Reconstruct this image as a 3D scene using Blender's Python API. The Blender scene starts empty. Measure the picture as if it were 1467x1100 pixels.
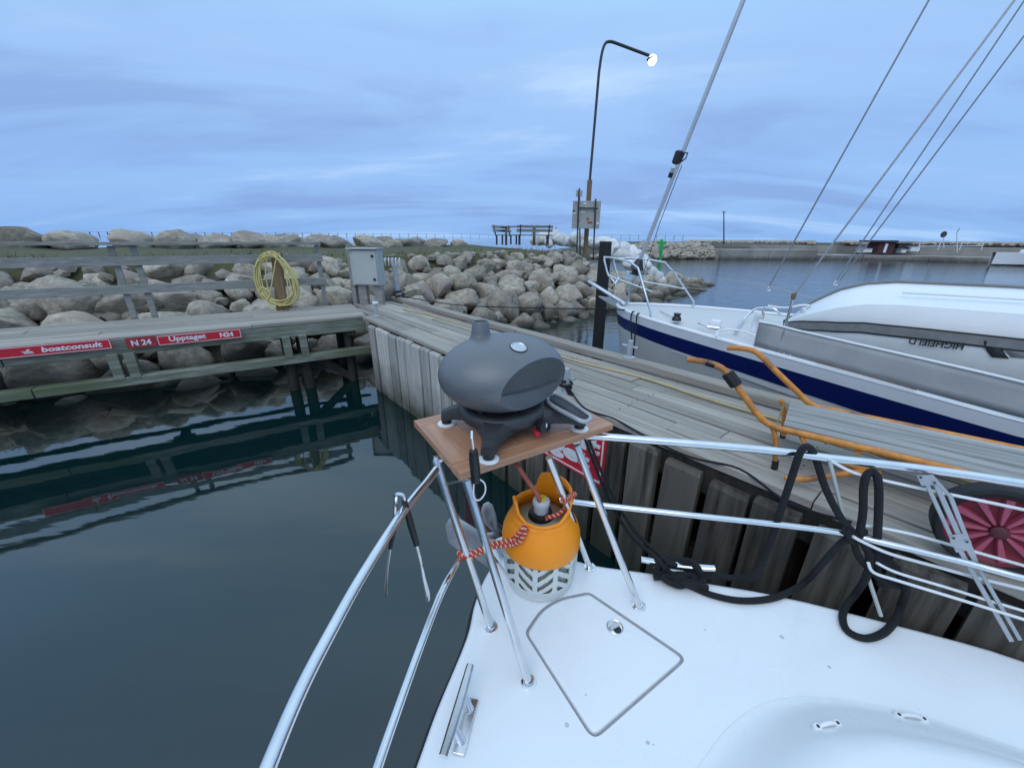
import bpy, bmesh, math, random
from mathutils import Vector, Matrix, noise
R = random.Random(7)
sc = bpy.context.scene
COL = sc.collection
rad = math.radians

# ------------------------------------------------------------------ camera, world, sun, exposure
F = 551.0; EYE = 2.6; WZ = 0.42; PITCH = rad(20.75); ROLL = rad(0.35)
CP, SP, CR, SR = math.cos(PITCH), math.sin(PITCH), math.cos(ROLL), math.sin(ROLL)
cam = bpy.data.cameras.new('camera'); camo = bpy.data.objects.new('camera', cam); COL.objects.link(camo)
cam.sensor_fit = 'HORIZONTAL'; cam.sensor_width = 36; cam.lens = 36 * F / 1467
cam.clip_start = 0.02; cam.clip_end = 30000
cr = Vector((CR, SR * SP, SR * CP)); cu = Vector((-SR, CR * SP, CR * CP)); cf = Vector((0, CP, -SP))
camo.matrix_world = Matrix(((cr.x, cu.x, -cf.x, 0), (cr.y, cu.y, -cf.y, 0), (cr.z, cu.z, -cf.z, EYE), (0, 0, 0, 1)))
sc.camera = camo

SUN_EL, SUN_AZ = rad(48), rad(205)        # soft light behind overcast, azimuth from +Y towards +X
world = bpy.data.worlds.new('World'); sc.world = world; world.use_nodes = True
wn, wl = world.node_tree.nodes, world.node_tree.links
wn.clear()
def WN(t, **k):
    n = wn.new(t)
    for a, b in k.items(): setattr(n, a, b)
    return n
def wmath(op, a, b=None):
    n = WN('ShaderNodeMath', operation=op)
    for i, q in enumerate((a, b)):
        if q is None: continue
        if isinstance(q, (int, float)): n.inputs[i].default_value = q
        else: wl.new(q, n.inputs[i])
    return n.outputs[0]
wo = WN('ShaderNodeOutputWorld'); bg = WN('ShaderNodeBackground'); bg.inputs[1].default_value = 0.1
sky = WN('ShaderNodeTexSky', sky_type='NISHITA'); sky.sun_disc = False
sky.sun_elevation = SUN_EL; sky.sun_rotation = SUN_AZ
tc = WN('ShaderNodeTexCoord'); sx = WN('ShaderNodeSeparateXYZ'); wl.new(tc.outputs['Generated'], sx.inputs[0])
zz = wmath('MAXIMUM', sx.outputs[2], 0.0)
den = wmath('ADD', zz, 0.15)
cx = wmath('DIVIDE', sx.outputs[0], den); cy = wmath('DIVIDE', sx.outputs[1], den)
cv = WN('ShaderNodeCombineXYZ'); wl.new(cx, cv.inputs[0]); wl.new(cy, cv.inputs[1])
mp = WN('ShaderNodeMapping'); mp.inputs['Rotation'].default_value = (0, 0, rad(-14)); mp.inputs['Scale'].default_value = (0.42, 1.05, 1)
mp.inputs['Location'].default_value = (3.1, 1.4, 0)
wl.new(cv.outputs[0], mp.inputs[0])
n1 = WN('ShaderNodeTexNoise'); n1.inputs['Scale'].default_value = 0.95; n1.inputs['Detail'].default_value = 7; n1.inputs['Roughness'].default_value = 0.55; n1.inputs['Distortion'].default_value = 0.55
wl.new(mp.outputs[0], n1.inputs['Vector'])
n2 = WN('ShaderNodeTexNoise'); n2.inputs['Scale'].default_value = 0.28; n2.inputs['Detail'].default_value = 3
wl.new(mp.outputs[0], n2.inputs['Vector'])
ramp = WN('ShaderNodeValToRGB'); e = ramp.color_ramp; e.interpolation = 'EASE'
e.elements[0].position = 0.0; e.elements[0].color = (0.20, 0.375, 0.71, 1)
e.elements[1].position = 1.0; e.elements[1].color = (0.74, 1.00, 1.22, 1)
for p, c in ((0.10, (0.245, 0.415, 0.735, 1)), (0.30, (0.30, 0.475, 0.77, 1)), (0.55, (0.40, 0.645, 0.95, 1))):
    q = e.elements.new(p); q.color = c
wl.new(zz, ramp.inputs[0])
sm = wmath('ADD', wmath('MULTIPLY', n1.outputs[0], 0.62), wmath('MULTIPLY', n2.outputs[0], 0.38))
cr1 = WN('ShaderNodeValToRGB'); k = cr1.color_ramp; k.interpolation = 'EASE'
k.elements[0].position = 0.38; k.elements[0].color = (0.76, 0.76, 0.83, 1)
k.elements[1].position = 0.63; k.elements[1].color = (1.50, 1.30, 1.11, 1)
q = k.elements.new(0.50); q.color = (0.95, 0.97, 0.98, 1)
wl.new(sm, cr1.inputs[0])
mul = WN('ShaderNodeMixRGB', blend_type='MULTIPLY'); mul.inputs[0].default_value = 1
wl.new(ramp.outputs[0], mul.inputs[1]); wl.new(cr1.outputs[0], mul.inputs[2])
sc10 = WN('ShaderNodeVectorMath', operation='SCALE'); sc10.inputs['Scale'].default_value = 10.0
wl.new(mul.outputs[0], sc10.inputs[0])
mx = WN('ShaderNodeMixRGB'); mx.inputs[0].default_value = 0.93
wl.new(sky.outputs[0], mx.inputs[1]); wl.new(sc10.outputs[0], mx.inputs[2])
wl.new(mx.outputs[0], bg.inputs[0]); wl.new(bg.outputs[0], wo.inputs[0])

sun = bpy.data.lights.new('sun', 'SUN'); suno = bpy.data.objects.new('sun', sun); COL.objects.link(suno)
sun.energy = 0.7; sun.angle = rad(50); sun.color = (1.0, 0.96, 0.93)
sd = Vector((math.sin(SUN_AZ) * math.cos(SUN_EL), math.cos(SUN_AZ) * math.cos(SUN_EL), math.sin(SUN_EL)))
suno.rotation_euler = sd.to_track_quat('Z', 'Y').to_euler()
sc.view_settings.view_transform = 'Standard'; sc.view_settings.look = 'None'
sc.view_settings.exposure = 0.38; sc.view_settings.gamma = 1.0; sc.view_settings.use_curve_mapping = False
sc.render.engine = 'CYCLES'

# ------------------------------------------------------------------ survey helpers: measured sight lines meet known planes of the place
def ray(px, py):
    a = (px - 733.5) / F; b = (py - 550) / F
    u = a * CR + b * SR; v = -a * SR + b * CR
    return Vector((u, CP - v * SP, -(SP + v * CP)))
def P(px, py, z):
    r = ray(px, py); s = (z - EYE) / r.z
    return Vector((r.x * s, r.y * s, z))
def PY(px, py, y):
    r = ray(px, py); s = y / r.y
    return Vector((r.x * s, y, EYE + r.z * s))
def PL(px, py, p0, d, off=0.0):
    r = ray(px, py); nx, ny = -d[1], d[0]
    L = math.hypot(nx, ny)
    s = (p0[0] * nx + p0[1] * ny + off * L) / (r.x * nx + r.y * ny)
    return Vector((r.x * s, r.y * s, EYE + r.z * s))
def V(*a): return Vector(a)

# ------------------------------------------------------------------ mesh builder
class MB:
    def __init__(s): s.v = []; s.f = []
    def add(s, vs, fs):
        o = len(s.v); s.v += [Vector(q) for q in vs]; s.f += [tuple(i + o for i in f) for f in fs]; return s
    def box(s, c, ax, ay, az):
        c = Vector(c); ax, ay, az = Vector(ax), Vector(ay), Vector(az)
        vs = [c + ax * i + ay * j + az * k for i in (-1, 1) for j in (-1, 1) for k in (-1, 1)]
        fs = [(0, 1, 3, 2), (4, 6, 7, 5), (0, 4, 5, 1), (2, 3, 7, 6), (0, 2, 6, 4), (1, 5, 7, 3)]
        if ax.cross(ay).dot(az) < 0: fs = [f[::-1] for f in fs]
        return s.add(vs, fs)
    def abox(s, x0, x1, y0, y1, z0, z1):
        return s.box(((x0 + x1) / 2, (y0 + y1) / 2, (z0 + z1) / 2), ((x1 - x0) / 2, 0, 0), (0, (y1 - y0) / 2, 0), (0, 0, (z1 - z0) / 2))
    def beam(s, p, q, w, h, up=(0, 0, 1)):
        p, q = Vector(p), Vector(q); d = (q - p); L = d.length; d.normalize()
        side = d.cross(Vector(up)).normalized(); u = side.cross(d).normalized()
        return s.box((p + q) / 2, d * L / 2, side * w / 2, u * h / 2)
    def tube(s, pts, r, n=10, cap=True, closed=False):
        pts = [Vector(p) for p in pts]; m = len(pts)
        rs = r if isinstance(r, (list, tuple)) else [r] * m
        o = len(s.v); prev = None
        for i, p in enumerate(pts):
            if closed: t = (pts[(i + 1) % m] - pts[i - 1])
            else: t = pts[min(i + 1, m - 1)] - pts[max(i - 1, 0)]
            t = t.normalized() if t.length > 1e-9 else V(0, 0, 1)
            if prev is None:
                a = V(0, 0, 1) if abs(t.z) < .9 else V(1, 0, 0)
                nrm = t.cross(a).normalized()
            else:
                nrm = prev - t * prev.dot(t)
                nrm = nrm.normalized() if nrm.length > 1e-6 else t.orthogonal().normalized()
            prev = nrm; b = t.cross(nrm)
            for k in range(n):
                a = 2 * math.pi * k / n
                s.v.append(p + (nrm * math.cos(a) + b * math.sin(a)) * rs[i])
        for i in range(m if closed else m - 1):
            j = (i + 1) % m
            for k in range(n):
                l = (k + 1) % n
                s.f.append((o + i * n + k, o + i * n + l, o + j * n + l, o + j * n + k))
        if cap and not closed:
            s.f.append(tuple(o + k for k in reversed(range(n)))); s.f.append(tuple(o + (m - 1) * n + k for k in range(n)))
        return s
    def lathe(s, prof, c, n=24, axis=(0, 0, 1), cap=True):
        c = Vector(c); ax = Vector(axis).normalized(); u = ax.orthogonal().normalized(); w = ax.cross(u)
        o = len(s.v)
        for r, h in prof:
            for k in range(n):
                a = 2 * math.pi * k / n
                s.v.append(c + ax * h + (u * math.cos(a) + w * math.sin(a)) * r)
        for i in range(len(prof) - 1):
            for k in range(n):
                l = (k + 1) % n
                s.f.append((o + i * n + k, o + i * n + l, o + (i + 1) * n + l, o + (i + 1) * n + k))
        if cap:
            s.f.append(tuple(o + k for k in reversed(range(n)))); m = len(prof) - 1; s.f.append(tuple(o + m * n + k for k in range(n)))
        return s
    def grid(s, rows, flip=False, closed=False):
        o = len(s.v); m = len(rows); n = len(rows[0])
        for r_ in rows: s.v += [Vector(q) for q in r_]
        for i in range(m - 1):
            for k in range(n if closed else n - 1):
                l = (k + 1) % n
                f = (o + i * n + k, o + i * n + l, o + (i + 1) * n + l, o + (i + 1) * n + k)
                s.f.append(f[::-1] if flip else f)
        return s
    def prism(s, poly, h0, h1, M=None):
        o = len(s.v); n = len(poly)
        for h in (h0, h1):
            for p in poly:
                q = V(p[0], p[1], h); s.v.append(M @ q if M else q)
        s.f.append(tuple(o + i for i in reversed(range(n)))); s.f.append(tuple(o + n + i for i in range(n)))
        for i in range(n):
            j = (i + 1) % n; s.f.append((o + i, o + j, o + n + j, o + n + i))
        return s

def smooth(pts, k=6, closed=False):
    pts = [Vector(p) for p in pts]; out = []; m = len(pts)
    rng = range(m if closed else m - 1)
    for i in rng:
        if closed: a, b, c, d = pts[i - 1], pts[i], pts[(i + 1) % m], pts[(i + 2) % m]
        else: a, b, c, d = pts[max(i - 1, 0)], pts[i], pts[i + 1], pts[min(i + 2, m - 1)]
        for j in range(k):
            t = j / k
            out.append(.5 * ((2 * b) + (c - a) * t + (2 * a - 5 * b + 4 * c - d) * t * t + (3 * b - a - 3 * c + d) * t ** 3))
    if not closed: out.append(pts[-1])
    return out

BASE = {}
def thing(name, label, cat, loc=(0, 0, 0), group=None, kind=None):
    o = bpy.data.objects.new(name, None); COL.objects.link(o); o.empty_display_size = .1
    o.location = loc; BASE[o] = Vector(loc)
    if label: o['label'] = label
    if cat: o['category'] = cat
    if group: o['group'] = group
    if kind: o['kind'] = kind
    return o
def mesh_of(mb, name, mat, ang=35, org=V(0, 0, 0)):
    me = bpy.data.meshes.new(name); me.from_pydata([tuple(v - org) for v in mb.v], [], mb.f); me.update()
    if mat: me.materials.append(mat)
    if ang is not None:
        me.shade_smooth(); me.set_sharp_from_angle(angle=rad(ang))
    return me
def part(name, mb, mat, parent=None, ang=35, bevel=0, seg=2, solid=0):
    org = BASE.get(parent, V(0, 0, 0))
    o = bpy.data.objects.new(name, mesh_of(mb, name, mat, ang, org)); COL.objects.link(o)
    if parent: o.parent = parent; BASE[o] = org
    if solid:
        m = o.modifiers.new('s', 'SOLIDIFY'); m.thickness = solid; m.offset = -1
    if bevel:
        m = o.modifiers.new('b', 'BEVEL'); m.width = bevel; m.segments = seg; m.limit_method = 'ANGLE'; m.angle_limit = rad(40); m.harden_normals = False
    return o
def solo(name, mb, mat, label, cat, group=None, kind=None, origin=None, **k):
    """a thing that is one mesh"""
    org = Vector(origin) if origin is not None else (sum(mb.v, V(0, 0, 0)) / len(mb.v) if kind is None else V(0, 0, 0))
    o = bpy.data.objects.new(name, mesh_of(mb, name, mat, k.get('ang', 35), org)); COL.objects.link(o); o.location = org; BASE[o] = org
    if label: o['label'] = label
    if cat: o['category'] = cat
    if group: o['group'] = group
    if kind: o['kind'] = kind
    if k.get('bevel'):
        m = o.modifiers.new('b', 'BEVEL'); m.width = k['bevel']; m.segments = 2; m.limit_method = 'ANGLE'
    return o
def piece(name, me, parent, loc, rot=None, scale=None):
    """one separate piece (plank, board, stone) sharing mesh data; loc in world"""
    o = bpy.data.objects.new(name, me); COL.objects.link(o); o.parent = parent
    o.location = Vector(loc) - BASE.get(parent, V(0, 0, 0))
    if rot is not None: o.rotation_euler = rot
    if scale is not None: o.scale = scale
    return o
def text_mesh(s, size, bold=0.0, depth=0.0015, space=1.0):
    c = bpy.data.curves.new('t', 'FONT'); c.body = s; c.size = size; c.offset = bold; c.extrude = depth; c.space_character = space
    c.resolution_u = 3
    o = bpy.data.objects.new('t', c); COL.objects.link(o)
    dg = bpy.context.evaluated_depsgraph_get(); dg.update()
    me = bpy.data.meshes.new_from_object(o.evaluated_get(dg))
    bpy.data.objects.remove(o); bpy.data.curves.remove(c)
    return me
def lettering(name, s, size, origin, xd, yd, mat, parent, bold=0.0, width=None, space=1.0, shear=0.0, height=None):
    me = text_mesh(s, size, bold, space=space)
    xs = [v.co.x for v in me.vertices]; ys = [v.co.y for v in me.vertices]
    kx = width / (max(xs) - min(xs)) if width else 1.0
    ky = height / (max(ys) - min(ys)) if height else 1.0
    x0, y0 = min(xs), min(ys)
    xd, yd = Vector(xd).normalized(), Vector(yd).normalized(); nd = xd.cross(yd)
    org = Vector(origin); b = BASE.get(parent, V(0, 0, 0))
    for v in me.vertices:
        x = (v.co.x - x0) * kx; y = (v.co.y - y0) * ky
        v.co = org + xd * (x + shear * y) + yd * y + nd * (v.co.z) - b
    me.materials.clear(); me.materials.append(mat)
    o = bpy.data.objects.new(name, me); COL.objects.link(o); o.parent = parent; BASE[o] = b
    return o

# ------------------------------------------------------------------ materials
MATS = {}
def mat(name, c1, c2=None, rough=.5, metal=0., scale=8., stretch=(1, 1, 1), bump=0., bscale=None, rnd=0., coords='Object',
        lo=.35, hi=.65, detail=5, spec=None, coat=0., emis=None, band=None, c3=None, rvar=0., sheen=0.):
    if name in MATS: return MATS[name]
    m = bpy.data.materials.new(name); m.use_nodes = True; nt = m.node_tree; N, L = nt.nodes, nt.links
    b = N['Principled BSDF']; b.inputs['Roughness'].default_value = rough; b.inputs['Metallic'].default_value = metal
    if spec is not None: b.inputs['Specular IOR Level'].default_value = spec
    if coat: b.inputs['Coat Weight'].default_value = coat; b.inputs['Coat Roughness'].default_value = .08
    if sheen: b.inputs['Sheen Weight'].default_value = sheen
    if emis: b.inputs['Emission Color'].default_value = (*emis[0], 1); b.inputs['Emission Strength'].default_value = emis[1]
    t = N.new('ShaderNodeTexCoord'); mpn = N.new('ShaderNodeMapping'); mpn.inputs['Scale'].default_value = stretch
    L.new(t.outputs[coords], mpn.inputs[0])
    vec = mpn.outputs[0]
    oi = N.new('ShaderNodeObjectInfo')
    if rnd:
        ad = N.new('ShaderNodeVectorMath'); ad.operation = 'ADD'
        sv = N.new('ShaderNodeMath'); sv.operation = 'MULTIPLY'; sv.inputs[1].default_value = 37.0
        L.new(oi.outputs['Random'], sv.inputs[0]); L.new(vec, ad.inputs[0]); L.new(sv.outputs[0], ad.inputs[1]); vec = ad.outputs[0]
    nz = N.new('ShaderNodeTexNoise'); nz.inputs['Scale'].default_value = scale; nz.inputs['Detail'].default_value = detail; nz.inputs['Roughness'].default_value = .6
    L.new(vec, nz.inputs['Vector'])
    if c2 is None: c2 = tuple(x * .86 for x in c1)
    r_ = N.new('ShaderNodeValToRGB'); r_.color_ramp.elements[0].position = lo; r_.color_ramp.elements[1].position = hi
    r_.color_ramp.elements[0].color = (*c2, 1); r_.color_ramp.elements[1].color = (*c1, 1)
    L.new(nz.outputs[0], r_.inputs[0]); colr = r_.outputs[0]
    if c3:      # large blotches of a third colour
        n3 = N.new('ShaderNodeTexNoise'); n3.inputs['Scale'].default_value = scale * .23; n3.inputs['Detail'].default_value = 4; L.new(vec, n3.inputs['Vector'])
        r3 = N.new('ShaderNodeValToRGB'); r3.color_ramp.elements[0].position = .5; r3.color_ramp.elements[1].position = .66; L.new(n3.outputs[0], r3.inputs[0])
        mm = N.new('ShaderNodeMixRGB'); mm.inputs[2].default_value = (*c3, 1); L.new(r3.outputs[0], mm.inputs[0]); L.new(colr, mm.inputs[1]); colr = mm.outputs[0]
    if rnd:
        hs = N.new('ShaderNodeHueSaturation')
        mr = N.new('ShaderNodeMapRange'); mr.inputs['To Min'].default_value = 1 - rnd; mr.inputs['To Max'].default_value = 1 + rnd
        L.new(oi.outputs['Random'], mr.inputs[0]); L.new(mr.outputs[0], hs.inputs['Value']); L.new(colr, hs.inputs['Color']); colr = hs.outputs[0]
    if band:    # weathering, on the granite also painted shade, by height above the water: (z low, z high, colour, strength)
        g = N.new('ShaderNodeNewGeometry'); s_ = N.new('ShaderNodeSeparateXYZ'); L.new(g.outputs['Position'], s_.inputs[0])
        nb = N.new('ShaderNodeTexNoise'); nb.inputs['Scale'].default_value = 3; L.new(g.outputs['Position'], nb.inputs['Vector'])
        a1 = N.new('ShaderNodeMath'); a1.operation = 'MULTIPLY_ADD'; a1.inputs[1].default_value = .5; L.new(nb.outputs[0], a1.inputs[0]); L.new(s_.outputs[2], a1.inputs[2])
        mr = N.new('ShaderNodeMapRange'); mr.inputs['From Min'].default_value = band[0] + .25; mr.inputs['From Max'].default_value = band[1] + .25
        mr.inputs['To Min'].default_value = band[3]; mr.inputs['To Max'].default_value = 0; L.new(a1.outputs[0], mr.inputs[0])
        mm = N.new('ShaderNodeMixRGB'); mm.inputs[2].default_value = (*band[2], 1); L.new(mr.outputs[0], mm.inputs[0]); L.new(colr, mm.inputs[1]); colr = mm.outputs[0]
    L.new(colr, b.inputs['Base Color'])
    if rvar:
        mr = N.new('ShaderNodeMapRange'); mr.inputs['To Min'].default_value = rough - rvar; mr.inputs['To Max'].default_value = rough + rvar
        L.new(nz.outputs[0], mr.inputs[0]); L.new(mr.outputs[0], b.inputs['Roughness'])
    if bump:
        n2_ = nz
        if bscale:
            n2_ = N.new('ShaderNodeTexNoise'); n2_.inputs['Scale'].default_value = bscale; n2_.inputs['Detail'].default_value = 6; L.new(vec, n2_.inputs['Vector'])
        bp = N.new('ShaderNodeBump'); bp.inputs['Strength'].default_value = bump; bp.inputs['Distance'].default_value = .02
        L.new(n2_.outputs[0], bp.inputs['Height']); L.new(bp.outputs[0], b.inputs['Normal'])
    MATS[name] = m
    return m

GEL = mat('gelcoat', (.79, .80, .81), (.765, .775, .785), rough=.28, scale=3, rvar=.06, coat=.15)
STEEL = mat('stainless', (.80, .80, .80), (.72, .72, .72), rough=.17, metal=1., scale=14, rvar=.05)
STEELB = mat('brushed_steel', (.62, .63, .64), (.5, .51, .52), rough=.32, metal=1., scale=20)
PLANK = mat('weathered_plank', (.43, .385, .33), (.21, .182, .15), rough=.85, scale=3.2, stretch=(.5, 9, 9), bump=.3, rnd=.24, lo=.25, hi=.72, c3=(.31, .285, .25))
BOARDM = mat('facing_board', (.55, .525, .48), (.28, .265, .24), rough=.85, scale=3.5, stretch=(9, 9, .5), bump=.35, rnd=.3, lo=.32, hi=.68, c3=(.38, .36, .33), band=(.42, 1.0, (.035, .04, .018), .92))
BOARDD = mat('dark_facing_board', (.19, .165, .135), (.034, .028, .021), rough=.8, scale=3.2, stretch=(7, 7, .5), bump=.4, rnd=.4, lo=.34, hi=.70, c3=(.10, .088, .072), band=(.42, 1.0, (.03, .032, .016), .9))  # darker board colour, used on the nearer stretch of the pier
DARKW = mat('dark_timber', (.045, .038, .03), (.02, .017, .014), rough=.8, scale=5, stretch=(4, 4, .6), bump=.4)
BEAMW = mat('green_beam', (.26, .265, .215), (.12, .125, .09), rough=.85, scale=3, stretch=(1, 1, 8), bump=.3, c3=(.10, .12, .06), coords='Object')
ROCK = mat('granite', (.47, .41, .325), (.17, .148, .115), rough=.85, scale=3.6, bump=.9, bscale=7, rnd=.3, lo=.3, hi=.72, c3=(.28, .225, .185), band=(.42, .88, (.035, .032, .02), .92))  # tide-zone algae; band raised to paint shade on stones under the dock
ROCKW = mat('white_rock', (.72, .71, .70), (.48, .47, .46), rough=.8, scale=3, bump=.8, rnd=.15)
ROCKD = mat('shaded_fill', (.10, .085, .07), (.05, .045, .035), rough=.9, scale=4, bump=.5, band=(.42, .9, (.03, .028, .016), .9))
GRASSG = mat('crest_turf', (.105, .10, .04), (.075, .07, .035), rough=.95, scale=2.5, bump=.5, c3=(.15, .12, .075), coords='Generated')
BLADE = mat('grass_blade', (.12, .13, .045), (.19, .16, .08), rough=.8, scale=.7)
ROPEK = mat('black_rope', (.014, .014, .017), (.006, .006, .008), rough=.8, scale=160, bump=.9)
RED = mat('sign_red', (.62, .022, .04), (.57, .018, .035), rough=.38, scale=5)
REDF = mat('faded_red', (.42, .035, .045), (.33, .028, .035), rough=.5, scale=12)
WHITE = mat('white_paint', (.78, .78, .78), (.72, .72, .72), rough=.45, scale=9)
ORANGE = mat('orange_plastic', (.95, .30, .012), (.92, .285, .010), rough=.42, scale=6, spec=.4)
CARTP = mat('orange_cart_paint', (.66, .265, .04), (.52, .18, .03), rough=.5, scale=26, bump=.2, c3=(.20, .085, .04))
GREYL = mat('cart_deck_grey', (.36, .35, .33), (.22, .215, .205), rough=.8, scale=4, stretch=(.6, 12, 12), bump=.25, rnd=.14)
NAVY = mat('navy_stripe', (.008, .018, .115), (.007, .015, .10), rough=.25, scale=3, coat=.3)
HULLG = mat('hull_light', (.60, .59, .575), (.54, .53, .515), rough=.35, scale=2, coat=.1)
CLOTH = mat('weather_cloth', (.43, .43, .43), (.37, .37, .37), rough=.9, scale=5, bump=.15)
TEAK = mat('teak_board', (.52, .275, .155), (.34, .155, .085), rough=.42, scale=3.2, stretch=(.7, 13, 13), lo=.28, hi=.72, bump=.08, coat=.2)
GRILLM = mat('grill_enamel', (.125, .132, .142), (.115, .122, .132), rough=.40, scale=60, bump=.04, bscale=220, spec=.75)
GRILLD = mat('grill_base_plastic', (.035, .036, .038), (.028, .029, .031), rough=.5, scale=50)
BLACK = mat('black_plastic', (.012, .012, .013), (.009, .009, .01), rough=.4, scale=20)
RUBBER = mat('black_rubber', (.016, .016, .017), (.010, .010, .011), rough=.75, scale=20, bump=.2)
ANCH = mat('galvanised', (.46, .48, .50), (.36, .38, .40), rough=.5, metal=.35, scale=9)
BOXG = mat('cabinet_grey', (.44, .46, .44), (.40, .42, .40), rough=.5, scale=4)
BROWNW = mat('brown_post', (.26, .175, .095), (.15, .10, .055), rough=.85, scale=4, stretch=(8, 8, .6), bump=.4)
HOSE = mat('yellow_hose', (.66, .57, .23), (.56, .47, .17), rough=.5, scale=8)
CONC = mat('concrete', (.34, .31, .275), (.245, .225, .20), rough=.9, scale=.7, bump=.3, c3=(.20, .18, .155), band=(.42, .9, (.06, .055, .045), .85))
ALU = mat('mast_alu', (.52, .53, .55), (.47, .48, .5), rough=.35, metal=.6, scale=5)
WIRE = mat('steel_wire', (.34, .35, .36), (.2, .2, .21), rough=.4, metal=.7, scale=200)
POLE = mat('dark_pole', (.045, .045, .05), (.03, .03, .035), rough=.5, scale=7)
WOODG = mat('grey_rail_wood', (.33, .32, .30), (.20, .19, .175), rough=.85, scale=3, stretch=(1.5, 1.5, 9), bump=.25, c3=(.24, .24, .2))
GASKET = mat('gasket', (.58, .59, .60), rough=.7, scale=30)

# ------------------------------------------------------------------ water
def water_mat():
    m = bpy.data.materials.new('water'); m.use_nodes = True; N, L = m.node_tree.nodes, m.node_tree.links
    b = N['Principled BSDF']; b.inputs['Base Color'].default_value = (.0018, .014, .015, 1); b.inputs['Roughness'].default_value = .03
    b.inputs['IOR'].default_value = 1.7
    g = N.new('ShaderNodeNewGeometry')
    def noise_(scale, stretch, detail, rot=0):
        mp_ = N.new('ShaderNodeMapping'); mp_.inputs['Scale'].default_value = stretch; mp_.inputs['Rotation'].default_value = (0, 0, rot)
        L.new(g.outputs['Position'], mp_.inputs[0])
        n = N.new('ShaderNodeTexNoise'); n.inputs['Scale'].default_value = scale; n.inputs['Detail'].default_value = detail; n.inputs['Roughness'].default_value = .5
        L.new(mp_.outputs[0], n.inputs['Vector']); return n.outputs[0]
    def M_(op, a, c=None):
        n = N.new('ShaderNodeMath'); n.operation = op
        for i, q in enumerate((a, c)):
            if q is None: continue
            if isinstance(q, (int, float)): n.inputs[i].default_value = q
            else: L.new(q, n.inputs[i])
        return n.outputs[0]
    big = noise_(.55, (1, 1.5, 1), 2, .5); med = noise_(2.2, (.6, 1.6, 1), 3, -.3); sml = noise_(7, (.6, 1.8, 1), 3, -.2)
    # the open basin past the rock head is ruffled by wind; the berth behind the piers lies calm
    s_ = N.new('ShaderNodeSeparateXYZ'); L.new(g.outputs['Position'], s_.inputs[0])
    d = M_('ADD', M_('MULTIPLY', s_.outputs[0], .76), M_('MULTIPLY', s_.outputs[1], .65))
    wind = N.new('ShaderNodeMapRange'); wind.inputs['From Min'].default_value = 4.2; wind.inputs['From Max'].default_value = 9; wind.clamp = True
    L.new(d, wind.inputs[0])
    h = M_('ADD', M_('MULTIPLY', big, .013), M_('MULTIPLY', med, .0016))
    rip = M_('ADD', M_('MULTIPLY', med, .014), M_('MULTIPLY', sml, .006))
    h = M_('ADD', h, M_('MULTIPLY', rip, wind.outputs[0]))
    bp = N.new('ShaderNodeBump'); bp.inputs['Strength'].default_value = 1; bp.inputs['Distance'].default_value = 1
    L.new(h, bp.inputs['Height']); L.new(bp.outputs[0], b.inputs['Normal'])
    return m
WATER = water_mat()
mb = MB(); S = 16000
mb.add([(-S, -S, WZ), (S, -S, WZ), (S, S, WZ), (-S, S, WZ)], [(0, 1, 2, 3)])
o = solo('water', mb, WATER, None, None, kind='structure', ang=None)

# ------------------------------------------------------------------ breakwater: shore line, slope, crest
SHORE = [V(-20, -2.9), V(-12.6, 1.5), V(-6.5, 5.2), V(-3.2, 7.2), V(-1.2, 8.9), V(.35, 10.2), V(2.2, 12.0), V(4.2, 13.8), V(6.4, 16.2), V(8.3, 18.4), V(9.9, 21.1), V(10.1, 24.4)]
SHORE = [Vector((p.x, p.y, 0)) for p in smooth([V(p.x, p.y, 0) for p in SHORE], 6)]
CUM = [0]
for i in range(1, len(SHORE)): CUM.append(CUM[-1] + (SHORE[i] - SHORE[i - 1]).length)
def shore(s):
    i = 1
    while i < len(CUM) - 1 and CUM[i] < s: i += 1
    f = (s - CUM[i - 1]) / (CUM[i] - CUM[i - 1]); p = SHORE[i - 1].lerp(SHORE[i], f)
    a, b = max(i - 3, 0), min(i + 2, len(SHORE) - 1)
    t = (SHORE[b] - SHORE[a]).normalized()
    return p, V(-t.y, t.x, 0), t
S_KINK = min(range(len(SHORE)), key=lambda i: (SHORE[i] - V(3.9, 13.5, 0)).length); S_K = CUM[S_KINK]
S_TIP = CUM[min(range(len(SHORE)), key=lambda i: (SHORE[i] - V(8.3, 18.4, 0)).length)]
def crest_h(s):
    if s < S_K: return 1.74
    return max(.2, 1.74 - 1.6 * min(1, (s - S_K) / (S_TIP - S_K)))
def hgt(s, t):
    c = crest_h(s); run = 2.7
    if t < 0: return WZ + t * .62
    if t < run: return WZ + c * (t / run)
    if t < run + 6.3: return WZ + c + .20 * (t - run) / 6.3 * (c / 1.8)
    return WZ + c + .20 - (t - run - 6.3) * .62
rows = []
for i in range(70):
    s = CUM[-1] * i / 69; p, nn, tt = shore(s); row = []
    for t in (-4, -2, 0, .7, 1.4, 2.1, 2.7):
        row.append(p + nn * t + V(0, 0, hgt(s, t) - .22))
    rows.append(row)
BW = solo('breakwater', MB().grid(rows), ROCKD, None, None, kind='structure')
rows = []
for i in range(70):
    s = CUM[-1] * i / 69; p, nn, tt = shore(s); row = []
    for t in (2.4, 2.75, 3.3, 4, 5, 6, 7, 8, 8.6, 9.1, 11, 14, 17):
        q = p + nn * t; q.z = hgt(s, t) - .05 + .10 * (noise.noise(q * .6)) - (.25 if t == 2.4 else 0)
        row.append(q)
    rows.append(row)
TURF = solo('crest_ground', MB().grid(rows), GRASSG, None, None, kind='structure')

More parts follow.
